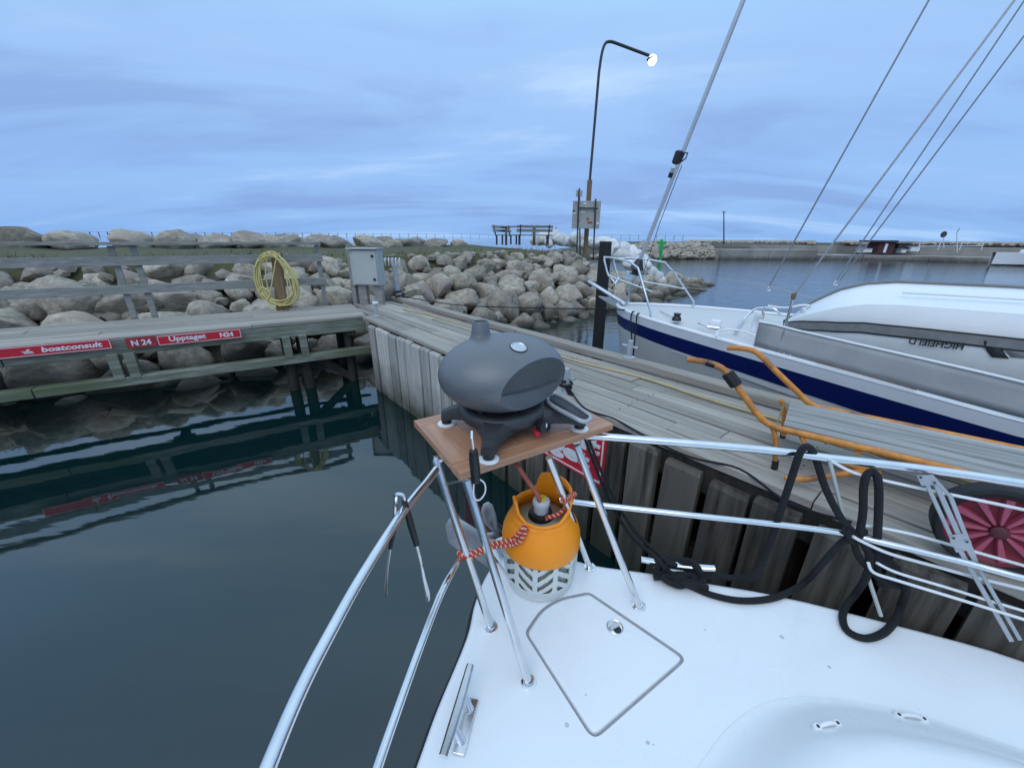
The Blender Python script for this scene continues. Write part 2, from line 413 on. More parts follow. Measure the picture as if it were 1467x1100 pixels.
def rock_mesh(seed, mat_, sub=3, rough=.28, cuts=5):
    r = random.Random(seed); bm = bmesh.new(); bmesh.ops.create_icosphere(bm, subdivisions=sub, radius=1)
    off = V(r.uniform(0, 90), r.uniform(0, 90), r.uniform(0, 90))
    pl = []
    for _ in range(cuts):
        d = V(r.gauss(0, 1), r.gauss(0, 1), r.gauss(0, 1)).normalized(); pl.append((d, r.uniform(.55, .86)))
    for v in bm.verts:
        n = v.co.normalized()
        k = 1 + rough * noise.noise(n * 1.1 + off) + rough * .35 * noise.noise(n * 2.7 + off)
        c = n * k
        for d, h in pl:
            e_ = c.dot(d) - h
            if e_ > 0: c -= d * e_ * .93
        v.co = c
    me = bpy.data.meshes.new('rock'); bm.to_mesh(me); bm.free(); me.materials.append(mat_); me.shade_smooth(); me.set_sharp_from_angle(angle=rad(50))
    return me
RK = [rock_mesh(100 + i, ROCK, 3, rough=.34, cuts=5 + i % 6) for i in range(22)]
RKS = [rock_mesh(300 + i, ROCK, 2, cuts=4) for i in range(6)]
RKW = [rock_mesh(500 + i, ROCKW, 2, rough=.4, cuts=8) for i in range(6)]
def add_mesh(mb_, me, M):
    mb_.add([M @ v.co for v in me.vertices], [tuple(p.vertices) for p in me.polygons])
def place_rock(name, me, parent, c, sz, r, flat=.72, alignz=None):
    o = piece(name, me, parent, c, rot=(r.uniform(-.35, .35), r.uniform(-.35, .35), r.uniform(0, 6.28)),
              scale=(sz * r.uniform(.44, .68), sz * r.uniform(.38, .54), sz * r.uniform(.33, .48)))
    return o
# armour stones laid up the slope (pieces of the breakwater), courses from the water to the crest
rr = random.Random(5)
s0, s1 = 7.0, S_TIP + 3
cand = []
for _ in range(12000):
    s = rr.uniform(s0, s1)
    cand.append((s, rr.uniform(-.55, 2.75), rr.choice((.34, .4, .46, .54, .62, .7, .8))))
acc = []
for s, t, d in sorted(cand, key=lambda c: -c[2] - rr.random() * .5):
    p, nn, tt = shore(s); q = p + nn * t; q.z = hgt(s, t)
    if t > 1.7: d = min(d, .56); q.z -= .12 + .10 * min(1, (t - 1.7) / .6)
    if any((q - a).length < .41 * (d + e) for a, e in acc): continue
    acc.append((q, d))
def shows(c):      # how large a stone shows from the boat
    q, d = c; dep = q.y * CP + .4; 
    if dep < 1: return 0
    u = q.x / dep
    return d / dep if -1.5 < u < 1.0 else 0
acc.sort(key=shows, reverse=True)
rest = MB()
for i, (q, d) in enumerate(acc):
    c_ = q + V(0, 0, rr.uniform(-.05, .06))
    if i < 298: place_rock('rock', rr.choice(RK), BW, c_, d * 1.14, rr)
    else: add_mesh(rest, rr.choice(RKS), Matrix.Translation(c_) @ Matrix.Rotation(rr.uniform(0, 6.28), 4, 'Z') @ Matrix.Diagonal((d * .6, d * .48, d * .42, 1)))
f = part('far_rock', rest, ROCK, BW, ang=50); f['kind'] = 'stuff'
# small stones wedged between them
fill = MB()
LOW = [rock_mesh(700 + i, ROCK, 1, cuts=3) for i in range(5)]
for _ in range(700):
    s = rr.uniform(s0, s1 + 2); t = rr.uniform(-.7, 2.9); p, nn, tt = shore(s); q = p + nn * t; q.z = hgt(s, t) - .06
    k = rr.uniform(.10, .2)
    add_mesh(fill, rr.choice(LOW), Matrix.Translation(q) @ Matrix.Rotation(rr.uniform(0, 6), 4, 'Z') @ Matrix.Diagonal((k * 1.2, k, k * .8, 1)))
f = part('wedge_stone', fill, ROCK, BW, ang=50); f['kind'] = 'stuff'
# the row of boulders along the far side of the crest
s = 6.5
while s < S_K - 1.0:
    d = rr.uniform(.8, 1.3); p, nn, tt = shore(s); t = 7.9 + rr.uniform(-.25, .25); q = p + nn * t
    far = min(1, max(0, (s - 17) / 8.))
    q.z = hgt(s, t) + .10 - .14 * far
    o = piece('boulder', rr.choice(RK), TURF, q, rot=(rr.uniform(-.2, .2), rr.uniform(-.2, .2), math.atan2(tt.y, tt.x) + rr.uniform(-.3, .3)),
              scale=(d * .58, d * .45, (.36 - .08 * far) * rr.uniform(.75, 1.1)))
    s += d * 1.0
# second, farther boulder row just showing between them
s = 5
while s < S_K - 2:
    d = rr.uniform(.9, 1.4); p, nn, tt = shore(s); q = p + nn * 9.3; q.z = hgt(s, 9.0) + .0
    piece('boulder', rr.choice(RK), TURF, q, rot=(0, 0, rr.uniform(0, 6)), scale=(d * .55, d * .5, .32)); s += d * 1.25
# white stones at the head of the breakwater
wr = random.Random(21)
for px, py, y, sz in [(766, 343, 23, .55), (778, 342, 24, .8), (792, 341, 25, .9), (805, 343, 24, .8), (818, 346, 23, .7), (829, 342, 22.5, .75), (843, 347, 23, .6), (852, 349, 23, .7), (862, 350, 23, .8),
                      (876, 352, 22.5, .75), (884, 356, 22.5, .8), (872, 360, 22, .6), (893, 357, 22.6, .8), (903, 361, 22.4, .75), (890, 366, 22, .7), (902, 371, 21.8, .75),
                      (914, 367, 22.3, .7), (922, 372, 22.3, .6), (912, 378, 21.6, .7), (900, 380, 21.4, .6), (926, 380, 21.8, .55), (918, 388, 21.3, .6), (934, 390, 21.6, .6), (940, 396, 21.5, .55), (948, 402, 21.4, .5), (930, 400, 21.2, .5), (786, 348, 23, .5), (835, 351, 22, .5)]:
    piece('white_rock', wr.choice(RKW), TURF, PY(px, py, y * .85), rot=(wr.uniform(-.4, .4), wr.uniform(-.4, .4), wr.uniform(0, 6)), scale=(sz * .66, sz * .52, sz * .45))
# grass tufts on the crest edge
g = MB(); gr = random.Random(3)
for _ in range(5200):
    s = gr.uniform(6, S_K + 1.5); t = 2.6 + abs(gr.gauss(0, 1.5))
    if t > 8: continue
    p, nn, tt = shore(s); q = p + nn * t
    if noise.noise(q * .8) < -.12: continue
    q.z = hgt(s, t) - .08; a = gr.uniform(0, 6.28); h = gr.uniform(.06, .15); w = gr.uniform(.008, .016)
    dx = V(math.cos(a), math.sin(a), 0); ln = V(gr.uniform(-.1, .1), gr.uniform(-.1, .1), h)
    g.add([q - dx * w, q + dx * w, q + ln], [(0, 1, 2)])
solo('crest_grass', g, BLADE, None, None, kind='stuff', ang=None)

# ------------------------------------------------------------------ the far mole and its concrete quay
MO = MB(); mr_ = random.Random(9)
line = [V(9, 46.5, 0), V(17, 46.5, 0), V(25, 48.5, 0), V(42, 50.0, 0), V(54, 44, 0), V(72, 34, 0)]
prof = [(-2.5, -.8), (0, WZ - .05), (2.2, 1.75), (4.0, 2.15), (10.5, 2.25), (13, .4), (15, -1)]
rows = []
for i, p in enumerate(line):
    t = (line[min(i + 1, 5)] - line[max(i - 1, 0)]).normalized(); nn = V(-t.y, t.x, 0)
    if i == 0: p = p - V(5, 0, 0)
    rows.append([p + nn * (a + (3.5 if i > 2 and 0 < a < 5 else 0)) + V(0, 0, WZ + (z - WZ) * (0.3 if i == 0 else 1)) for a, z in prof])
FM = solo('far_mole', MO.grid(rows), ROCKD, None, None, kind='structure')
st = MB()
lens = [(line[i + 1] - line[i]).length for i in range(5)]
for _ in range(1700):
    i = mr_.choices(range(5), lens)[0]; f = mr_.random(); t = (line[i + 1] - line[i]).normalized(); nn = V(-t.y, t.x, 0)
    if i < 2: a = mr_.uniform(0, 4.2); z = WZ + a * .6 if a < 2.2 else 1.75 + (a - 2.2) * .22
    else: a = mr_.uniform(6.2, 9.5); z = 2.2
    if i == 0: z = WZ + (z - WZ) * (.3 + .7 * f)
    q = line[i] + (line[i + 1] - line[i]) * f + nn * a + V(0, 0, z); k = mr_.uniform(.26, .52)
    add_mesh(st, mr_.choice(LOW), Matrix.Translation(q) @ Matrix.Rotation(mr_.uniform(0, 6), 4, 'Z') @ Matrix.Diagonal((k * 1.2, k, k * .72, 1)))
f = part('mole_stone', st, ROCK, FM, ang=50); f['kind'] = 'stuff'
QW = thing('concrete_quay', 'long low concrete quay with a parapet across the basin in front of the far stones', 'quay wall', (26, 47.4, 0))
ql = [V(24.5, 47.6, 0), V(42, 48.6, 0), V(52, 42.7, 0), V(70, 32.6, 0)]
AP = (1.5, .92, .98)
for i in range(3):
    t = (ql[i + 1] - ql[i]).normalized(); nn = V(-t.y, t.x, 0); L = (ql[i + 1] - ql[i]).length; nseg = max(2, int(L / 5)); hh = AP[i] if i else None
    for k_ in range(nseg):
        a = ql[i] + t * (L * k_ / nseg + .015); b = ql[i] + t * (L * (k_ + 1) / nseg - .015)
        h2 = 1.5 if (i == 0 and k_ < 2) else .95
        part('wall_block', MB().box((a + b) / 2 + nn * 2 + V(0, 0, h2 / 2 - .5), (b - a) / 2, nn * 2, V(0, 0, h2 / 2 + .5)), CONC, QW, bevel=.04)
        part('parapet', MB().box((a + b) / 2 + nn * 4.3 + V(0, 0, .95), (b - a) / 2, nn * .28, V(0, 0, .98)), CONC, QW, bevel=.03)
def gbox(mb_, px0, py0, px1, py1, y, dep):
    a = PY(px0, py1, y); b = PY(px1, py0, y)
    return mb_.abox(a.x, b.x, y, y + dep, a.z, b.z)
YH = 48.4
hut = thing('quay_hut', 'small dark red open shelter on the far quay, with a white door', 'hut', PY(1275, 362, YH + .2))
DKRED = mat('hut_red', (.10, .03, .03), (.07, .022, .022), rough=.8, scale=2)
part('wall', gbox(MB(), 1256, 347, 1284, 363, YH + .2, 1.6), DKRED, hut); part('roof', gbox(MB(), 1253, 344.5, 1288, 347, YH - .1, 2.2), POLE, hut)
part('door', gbox(MB(), 1265, 349, 1273, 362, YH + .1, .06), WHITE, hut); part('lean_to', gbox(MB(), 1286, 348.5, 1306, 357, YH + .4, 1.2), POLE, hut)
part('lean_to_roof', gbox(MB(), 1285, 346, 1309, 348.5, YH + .1, 1.9), CONC, hut)
for px0, py0, px1, py1, lab, nm in [(1234, 356, 1250, 361.5, 'flat pale box lying left of the dark red hut on the quay', 'storage_box'), (1304, 353, 1319, 360, 'pale bench-like box to the right of the dark red hut on the quay', 'storage_box'),
                                    (1291, 357, 1299, 362, 'smallest pale crate just right of the hut door on the quay', 'crate')]:
    t_ = thing(nm, lab, 'box', PY((px0 + px1) / 2, py1, YH)); part('body', gbox(MB(), px0, py0 + 1, px1, py1, YH, .7), WHITE, t_); part('lid', gbox(MB(), px0 - .5, py0, px1 + .5, py0 + 1, YH - .05, .8), BOXG, t_)
def pole(px, pyb, pyt, y, r, name, lab, cat, m=POLE, top=None):
    a, b = PY(px, pyb, y), PY(px, pyt, y)
    t_ = thing(name, lab, cat, a); part('post', MB().tube([a, b], [r, r * .7], 8), m, t_); return t_, b
t_, b = pole(1037, 350, 304, 51.5, .085, 'street_lamp', 'slim unlit lamp post far off on the mole beyond the basin', 'street lamp', POLE)
part('lamp_head', MB().lathe([(.05, -.1), (.19, 0), (.19, .1), (.05, .17)], b, 10), BOXG, t_)
t_, b = pole(1352, 355, 336, 46, .045, 'quay_sign', 'small dark round-headed sign on the far quay right of the hut', 'sign', WHITE)
part('sign_plate', MB().lathe([(.0, -.03), (.33, -.03), (.33, .03), (.0, .03)], b, 14, axis=(0, 1, 0), cap=False), POLE, t_)
t_, b = pole(1371, 362, 333, 44, .05, 'quay_mast', 'thin bare post leaning up from the far quay, tallest one right of the hut', 'post', WHITE)
part('mast_tip', MB().tube([b, b + V(.1, 0, .4)], .03, 6), POLE, t_)
fr_ = thing('quay_railing', 'thin pale railing of posts and one rail along the far quay', 'railing', PY(1315, 354, 47.5))
pts = []
for px in (1316, 1345, 1376, 1407):
    a = PY(px, 354, 47 - (px - 1316) * .05); part('post', MB().tube([a - V(0, 0, .3), a + V(0, 0, .62)], .04, 6), WHITE, fr_); pts.append(a + V(0, 0, .1))
part('rail', MB().tube(pts, .04, 6), WHITE, fr_)
gm = thing('green_marker', 'bright green navigation marker post with cross boards standing in the water', 'sea mark', P(947, 374, WZ))
GREEN = mat('marker_green', (.02, .42, .10), (.015, .36, .085), rough=.5, scale=2)
a = PY(947, 375, 44); b = PY(948, 343, 44)
part('post', MB().tube([V(a.x, a.y, -.8), b], .14, 10), GREEN, gm)
part('cross_board', gbox(MB(), 941, 346, 955, 350, 43.8, .1), GREEN, gm); part('head_board', gbox(MB(), 944, 350.5, 951, 361, 43.8, .1), GREEN, gm)
# white motor boat moored at the quay
wb = thing('white_boat', 'white boat with a low cabin moored against the far quay at the right', 'boat', P(1440, 379, WZ))
a = PY(1418, 378, 38.5)
rows = []
for k_ in range(9):
    f = k_ / 8; x = a.x + 8.0 * f; w = 1.2 * math.sin(min(1, f * 2.2 + .08) * math.pi / 2); zt = 1.62 - .1 * f; y = a.y
    rows.append([V(x + (.4 if k_ == 0 else 0), y, .1), V(x, y - w * .75, WZ + .03), V(x, y - w, zt), V(x, y + w, zt), V(x, y + w * .75, WZ + .03), V(x + (.4 if k_ == 0 else 0), y, .1)])
part('hull', MB().grid(rows), GEL, wb); part('deck', MB().grid([[r[2] - V(0, -.02, .03), r[3] - V(0, .02, .03)] for r in rows]), GEL, wb)
part('cabin', MB().abox(a.x + 3.2, a.x + 7, a.y - .75, a.y + .75, 1.4, 1.85), GEL, wb, bevel=.1); part('window', MB().abox(a.x + 3.6, a.x + 4.6, a.y - .78, a.y - .75, 1.5, 1.68), BLACK, wb)
part('dark_waterline', MB().grid([[r[1] + V(0, -.012, .0), r[1] + (r[2] - r[1]) * .1 + V(0, -.012, 0)] for r in rows]), BLACK, wb)
# sea bridge with two pairs of pylons far out
BRC = mat('bridge_concrete', (.50, .51, .53), rough=.8, scale=.01)
br = thing('sea_bridge', 'long flat bridge with tall paired pylons far out on the horizon', 'bridge', (0, 6500, 0))
yb = 6500
part('deck', MB().abox(-7000, 3200, yb, yb + 30, 55, 59.5), BRC, br)
pm = MB().abox(-2, 2, -10, 10, -5, 55).v, MB().abox(-2, 2, -10, 10, -5, 55).f
pme = bpy.data.meshes.new('pier'); pme.from_pydata([tuple(v) for v in pm[0]], [], pm[1]); pme.materials.append(BRC)
for k_ in range(-48, 20): piece('pier', pme, br, (k_ * 140 + 30, yb + 15, 0))
for px in (762, 769.5, 790.5, 796):
    a = PY(px, 338, yb); h = 215 if px < 775 else 185
    part('pylon', MB().abox(a.x - 7, a.x + 7, yb - 8, yb + 8, -5, h), BRC, br)

# ------------------------------------------------------------------ lamp, board, benches on the crest
YL = 17.6
lp = PY(839, 356, YL); lp.z -= .3
lamp = thing('street_lamp', 'tall curved lamp post with a lit warm lamp, by the information board', 'street lamp', lp)
b = PY(858, 105, YL); tp = PY(862, 78, YL); c1_ = PY(867, 63, YL); c2_ = PY(874, 60, YL); c3_ = PY(882, 62, YL); hd = PY(930, 80, YL)
j = PY(845, 258, YL)
part('lower_post', MB().tube([lp, j], .10, 12), BROWNW, lamp)
part('arm', MB().tube([j] + [j.lerp(b, .5), b] + smooth([b, tp, c1_, c2_, c3_], 5)[1:] + [hd], .05, 10), POLE, lamp)
LIT = mat('lit_lamp', (1, .9, .7), rough=.4, emis=((1.0, .80, .42), 2.6))
h0 = hd; ax = (PY(935, 90, YL) - PY(930, 78, YL)).normalized()
part('lamp_hood', MB().lathe([(.03, -.22), (.10, -.16), (.17, -.02), (.16, .0)], h0 + V(.08, 0, -.05), 14, axis=(-.35, 0, 1)), POLE, lamp)
part('lamp_globe', MB().lathe([(.02, -.22), (.10, -.18), (.15, -.09), (.155, 0), (.11, .09), (.04, .11)], h0 + V(.14, -.02, -.10), 16, axis=(.3, 0, 1)), LIT, lamp)

BPRINT = mat('board_print', (.42, .42, .40), (.30, .31, .29), rough=.6, scale=2.2, c3=(.33, .25, .25), coords='Object')
yb_ = 17.0
def board_pts(px0, py0, px1, py1, y): return PY(px0, py0, y), PY(px1, py1, y)
ib = thing('information_board', 'large grey square information board on two thin legs beside the lit lamp', 'board', PY(838, 356, yb_))
a, b = PY(819, 327.5, yb_), PY(861.5, 288, yb_)
part('panel', MB().abox(a.x, b.x, yb_, yb_ + .05, a.z, b.z), BPRINT, ib, bevel=.01)
for px in (827, 851):
    q = PY(px, 356, yb_ - .06); t2 = PY(px + 2.5, 285 if px > 840 else 272, yb_ - .06)
    part('leg', MB().tube([q - V(0, 0, .4), t2], .032, 8), POLE, ib)
q0, q1 = PY(829, 298, yb_ - .07), PY(853, 298.5, yb_ - .07)
part('brace', MB().tube([q0, q1], .028, 8), POLE, ib)
for px, py, w_, h_ in [(822, 302, 3, 2), (823, 306, 4, 1.4), (838, 291.5, 4, 2.2), (835, 304, 6, 1.4), (830, 317, 3, 1.2), (845, 319, 7, 2.5), (856, 320, 4, 3.4), (842, 314, 4, 3), (855, 299, 4, 2)]:
    A_ = PY(px - w_ / 2, py + h_ / 2, yb_ - .006); B_ = PY(px + w_ / 2, py - h_ / 2, yb_ - .006)
    part('printed_mark', MB().abox(A_.x, B_.x, yb_ - .008, yb_ - .003, A_.z, B_.z), (POLE, WHITE, REDF)[int(px) % 3], ib)
ss = thing('small_sign', 'small square grey sign on a thin pole just above the information board', 'sign', PY(832, 352, yb_ + .3))
a, b = PY(825, 282, yb_ + .3), PY(834.5, 273, yb_ + .3)
part('plate', MB().abox(a.x, b.x, yb_ + .27, yb_ + .3, a.z, b.z), BPRINT, ss)
part('pole', MB().tube([PY(832, 356, yb_ + .33) - V(0, 0, .4), PY(830, 270, yb_ + .33)], .03, 8), POLE, ss)

def bench(px, label, rot, y):
    o_ = PY(px, 351, y); o_.z = 2.36; KB = .84
    t = thing('park_bench', label, 'bench', o_, 'wooden benches round the table on the crest')
    M = Matrix.Translation(o_) @ Matrix.Rotation(rot, 4, 'Z') @ Matrix.Scale(KB, 4)
    def bx(n, c, hx, hy, hz, m, tilt=0):
        mb_ = MB(); R_ = Matrix.Rotation(tilt, 3, 'X')
        c = V(*c); mb_.box(M @ c, M.to_3x3() @ V(hx, 0, 0), M.to_3x3() @ (R_ @ V(0, hy, 0)), M.to_3x3() @ (R_ @ V(0, 0, hz)))
        part(n, mb_, m, t)
    for k_ in range(3): bx('seat_slat', (0, -.14 + .14 * k_, .42), .85, .055, .02, WOODG)
    for k_ in range(2): bx('back_slat', (0, .30 + .05 * k_, .62 + .17 * k_), .85, .02, .055, WOODG, -.25)
    for sx_ in (-.68, .68):
        bx('leg', (sx_, -.12, .2), .03, .03, .22, POLE); bx('leg', (sx_, .2, .2), .03, .03, .22, POLE); bx('back_post', (sx_, .31, .62), .025, .025, .26, POLE, -.25)
bench(727, 'leftmost wooden bench by the table, its back to the left', 1.05, 17.0)
bench(764, 'right-hand wooden bench by the table, end of the crest path', math.pi + .12, 16.5)
o_ = PY(745, 351, 17.1); o_.z = 2.36
tb = thing('picnic_table', 'dark wooden table between the two benches on the crest', 'table', o_)
for k_ in range(5): part('top_plank', MB().box(o_ + V(0, -.26 + .13 * k_, .68), (.75, 0, 0), (0, .061, 0), (0, 0, .018)), WOODG, tb)
for sx_ in (-.58, .58): part('trestle', MB().box(o_ + V(sx_, 0, .31), (.045, 0, 0), (0, .26, 0), (0, 0, .345)), BROWNW, tb)

# ------------------------------------------------------------------ the pier beside us (planks laid lengthwise, upright facing boards)
TOP = 1.47
PD = V(.645, -.764, 0).normalized(); PN = V(-PD.y, PD.x, 0)          # along the pier towards us, and across to its far edge
N0 = V(-2.005, 5.507, 0); PW = 1.15
def PR(l, w, z): return N0 + PD * l + PN * w + V(0, 0, z)
pang = math.atan2(PD.y, PD.x)
pr = random.Random(17)
pier = thing('wooden_pier', 'weathered grey plank pier with upright facing boards running past the bow on the right', 'pier', PR(3, .6, 0))
def box_mesh(name, lx, ly, lz, m, bev=.004, warp=None):
    """a board, local X along its length, origin in the middle; ends slightly worn"""
    vs = []; n = 6 if warp else 1; r = warp
    for i in range(n + 1):
        x = -lx / 2 + lx * i / n
        dz = r.uniform(-.004, .004) if r else 0; dy = r.uniform(-.003, .003) if r else 0
        for y, z in ((-ly / 2 + bev, -lz / 2), (ly / 2 - bev, -lz / 2), (ly / 2, -lz / 2 + bev), (ly / 2, lz / 2 - bev), (ly / 2 - bev, lz / 2), (-ly / 2 + bev, lz / 2), (-ly / 2, lz / 2 - bev), (-ly / 2, -lz / 2 + bev)):
            vs.append((x, y + dy, z + dz))
    fs = []
    for i in range(n):
        for k in range(8):
            l = (k + 1) % 8; fs.append((i * 8 + k, (i + 1) * 8 + k, (i + 1) * 8 + l, i * 8 + l)[::-1])
    fs.append(tuple(range(8))[::-1]); fs.append(tuple(n * 8 + k for k in range(8)))
    fs[-2] = fs[-2][::-1]; fs[-1] = fs[-1][::-1]
    me = bpy.data.meshes.new(name); me.from_pydata(vs, [], fs); me.update()
    bm = bmesh.new(); bm.from_mesh(me); bmesh.ops.recalc_face_normals(bm, faces=bm.faces); bm.to_mesh(me); bm.free()
    me.materials.append(m); return me
nb = 7; pwid = (PW - .14) / nb
for i in range(nb):
    w = .0 + pwid * (i + .5)
    st = -.42 if w < .08 else (-.48 - (w - .08) / .21 * 1.2 if w < .29 else -1.66)
    x = st; first = True
    while x < 9.3:
        L = (1.3 + .75 * ((i * 5) % 4)) if first else pr.uniform(3.4, 4.4); first = False
        L = min(L, 9.6 - x)
        wd = pwid - pr.uniform(.010, .020) + (.02 if i == 0 else 0)
        me = box_mesh('deck_plank', L - .006, wd, .045, PLANK, .004, pr)
        piece('deck_plank', me, pier, PR(x + L / 2, w - (.01 if i == 0 else 0), TOP - .0225 + pr.uniform(-.004, .004)), rot=(pr.uniform(-.012, .012), 0, pang)); x += L
# nail heads in the planks and boards
NAIL = mat('rusty_nail', (.07, .05, .04), rough=.7, scale=30)
def nails(parent, fn, spots_):
    mbn = MB()
    for c_, ax_ in spots_: mbn.lathe([(.0055, 0), (.0045, .002), (.0, .0022)], c_, 6, axis=ax_, cap=False)
    o_ = part('nail_heads', mbn, NAIL, parent); o_['kind'] = 'stuff'
nl_ = []
for k_ in range(9):
    for i in range(nb):
        for e_ in (-.045, .045):
            nl_.append((PR(-.1 + 1.05 * k_ + pr.uniform(-.02, .02), pwid * (i + .5) + e_, TOP + .003), V(0, 0, 1)))
nails(pier, None, nl_)
nl_ = []
for k_ in range(34):
    for z in (1.34, .80): nl_.append((PR(.06 + .235 * k_ + pr.uniform(-.06, .06), -.0625, z + pr.uniform(-.03, .03)), -PN))
nails(pier, None, nl_)
# kerb timber along the far edge
x = -1.7
while x < 9.2:
    L = 3.65; me = box_mesh('kerb_timber', L - .01, .13, .075, PLANK, .010, pr)
    piece('kerb_timber', me, pier, PR(x + L / 2, PW - .065, TOP + .0375), rot=(0, 0, pang)); x += L
# facing boards on our side and on the far side
fr = [box_mesh('facing_board', 1.0, 1, 1, BOARDM) for _ in range(1)]
brot = Matrix((PD, PN, V(0, 0, 1))).transposed().to_euler()
pos = -.05
while pos < 8.2:
    wd = pr.uniform(.185, .215); topz = TOP - .055 - pr.uniform(0, .05) if pos > 2.2 else TOP - .05 - pr.uniform(0, .02)
    h = topz + .45
    mb = MB(); b_ = .012
    hx, hy, hz = wd / 2, .024, h / 2
    # board with a bevelled top edge and a slight cup
    vs = [(-hx, -hy, -hz), (hx, -hy, -hz), (hx, hy, -hz), (-hx, hy, -hz), (-hx + .004, -hy + .012, hz), (hx - .004, -hy + .012, hz), (hx - .004, hy, hz), (-hx + .004, hy, hz),
          (-hx, -hy, hz - .025), (hx, -hy, hz - .025), (hx, hy, hz - .025), (-hx, hy, hz - .025)]
    fs = [(3, 2, 1, 0), (4, 5, 6, 7), (0, 1, 9, 8), (8, 9, 5, 4), (1, 2, 10, 9), (9, 10, 6, 5), (2, 3, 11, 10), (10, 11, 7, 6), (3, 0, 8, 11), (11, 8, 4, 7)]
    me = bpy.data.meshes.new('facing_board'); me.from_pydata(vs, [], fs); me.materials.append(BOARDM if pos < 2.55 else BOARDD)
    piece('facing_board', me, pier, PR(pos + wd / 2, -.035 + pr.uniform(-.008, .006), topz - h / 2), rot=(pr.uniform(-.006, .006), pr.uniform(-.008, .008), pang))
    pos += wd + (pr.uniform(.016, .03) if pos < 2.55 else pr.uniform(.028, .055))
for z in (1.33, .72): part('waling', MB().box(PR(4.0, .06, z), PD * 4.2, PN * .05, V(0, 0, .09)), DARKW, pier)
part('far_facing', MB().box(PR(3.75, PW - .03, .5), PD * 5.35, PN * .025, V(0, 0, .9)), DARKW, pier)
part('dark_backing', MB().box(PR(3.9, .35, .45), PD * 4.3, PN * .02, V(0, 0, .85)), DARKW, pier)  # dark sheet added behind the board gaps, stands in for their shade
for k_ in range(7):
    for w in (.16, PW - .16): part('pile', MB().tube([PR(-.2 + 1.35 * k_ if w < .5 else -1.4 + 1.45 * k_, w, -1.5), PR(-.2 + 1.35 * k_ if w < .5 else -1.4 + 1.45 * k_, w, 1.38)], .10, 12), DARKW, pier)

# ------------------------------------------------------------------ the berth dock on the left with its number plates
D0 = V(-2.255, 5.927, 0); DL = V(-.858, -.513, 0).normalized(); DN = V(DL.y, -DL.x, 0)   # away to the left; across to the stones
if DN.y < 0: DN = -DN
DW = 1.3
def DK(l, w, z): return D0 + DL * l + DN * w + V(0, 0, z)
dang = math.atan2(DL.y, DL.x)
dock = thing('wooden_dock', 'narrow grey plank dock on piles along the stones at the left, with berth plates', 'dock', DK(3, .6, 0))
nb = 8
for i in range(nb):
    w = DW * (i + .5) / nb; x = 0.0; first = True
    while x < 9.5:
        L = (1.5 + .8 * ((i * 3) % 4)) if first else pr.uniform(3.4, 4.4); first = False
        me = box_mesh('deck_plank', L - .006, DW / nb - pr.uniform(.009, .016), .045, PLANK, .004, pr)
        piece('deck_plank', me, dock, DK(x + L / 2, w, TOP - .0225 + pr.uniform(-.004, .004)), rot=(pr.uniform(-.012, .012), 0, dang)); x += L
for w in (.05, DW - .05):
    x = 0.02
    while x < 9.3:
        eh = .085 if w < .5 else .055
        part('edge_beam', MB().box(DK(x + 1.9, w, TOP - .05 - eh), DL * 1.895, DN * .045, V(0, 0, eh)), BEAMW, dock, bevel=.006); x += 3.8
x = -.12
while x < 9.3:
    part('lower_beam', MB().box(DK(x + 1.9, .02, .93), DL * 1.895, DN * .075, V(0, 0, .055)), BEAMW, dock, bevel=.008); x += 3.8
def DLpx(px, py): return (PL(px, py, D0, DL, .05) - D0).dot(DL)
HG = [DLpx(435, 490), DLpx(411, 492), DLpx(183, 505), DLpx(159, 508)]
for l in HG + [HG[2] + 2.4, HG[3] + 2.4]:
    part('hanger_post', MB().box(DK(l, -.01, 1.12), DL * .05, DN * .05, V(0, 0, .16)), BEAMW, dock, bevel=.006)
for l, rr_p in ((.28, .07), (HG[0], .075), (HG[1], .075), (HG[2] + 2.45, .10)):
    for w in (.16, DW - .14):
        part('pile', MB().tube([DK(l + .05, w, -1.5), DK(l, w, 1.33)], rr_p, 12), DARKW, dock)
x = -.12
while x < 9.3:
    part('lower_beam', MB().box(DK(x + 1.9, DW - .05, 1.155), DL * 1.895, DN * .05, V(0, 0, .022)), DARKW, dock, bevel=.008); x += 3.8
for l in (.25, HG[0], HG[2], 6.5): part('cross_beam', MB().box(DK(l, DW / 2, 1.25), DL * .06, DN * .62, V(0, 0, .07)), DARKW, dock)
part('brace', MB().beam(DK(.95, .2, 1.0), DK(.3, .2, .45), .10, .10), DARKW, dock)

# number plates on the dock edge beam
BOATM = WHITE
def plate(px0, px1, ptop0, ptop1, pbot, label, name='berth_sign', off=.06, m=RED, cat='sign'):
    a = PL(px0, ptop0, DK(0, .0, 0), DL, off); b = PL(px1, ptop1, DK(0, .0, 0), DL, off); c = PL(px1, pbot, DK(0, 0, 0), DL, off)
    z1 = (a.z + b.z) / 2; z0 = c.z - (b.z - z1)
    a0, b0 = V(a.x, a.y, 0), V(b.x, b.y, 0); x_ = (b0 - a0).normalized(); n_ = V(x_.y, -x_.x, 0)
    t = thing(name, label, cat, V((a.x + b.x) / 2, (a.y + b.y) / 2, z0))
    part('panel', MB().box((a0 + b0) / 2 + V(0, 0, (z0 + z1) / 2) - n_ * .004, (b0 - a0) / 2, n_ * .004, V(0, 0, (z1 - z0) / 2)), m, t)
    return t, a0, x_, n_, (b0 - a0).length, z0, z1
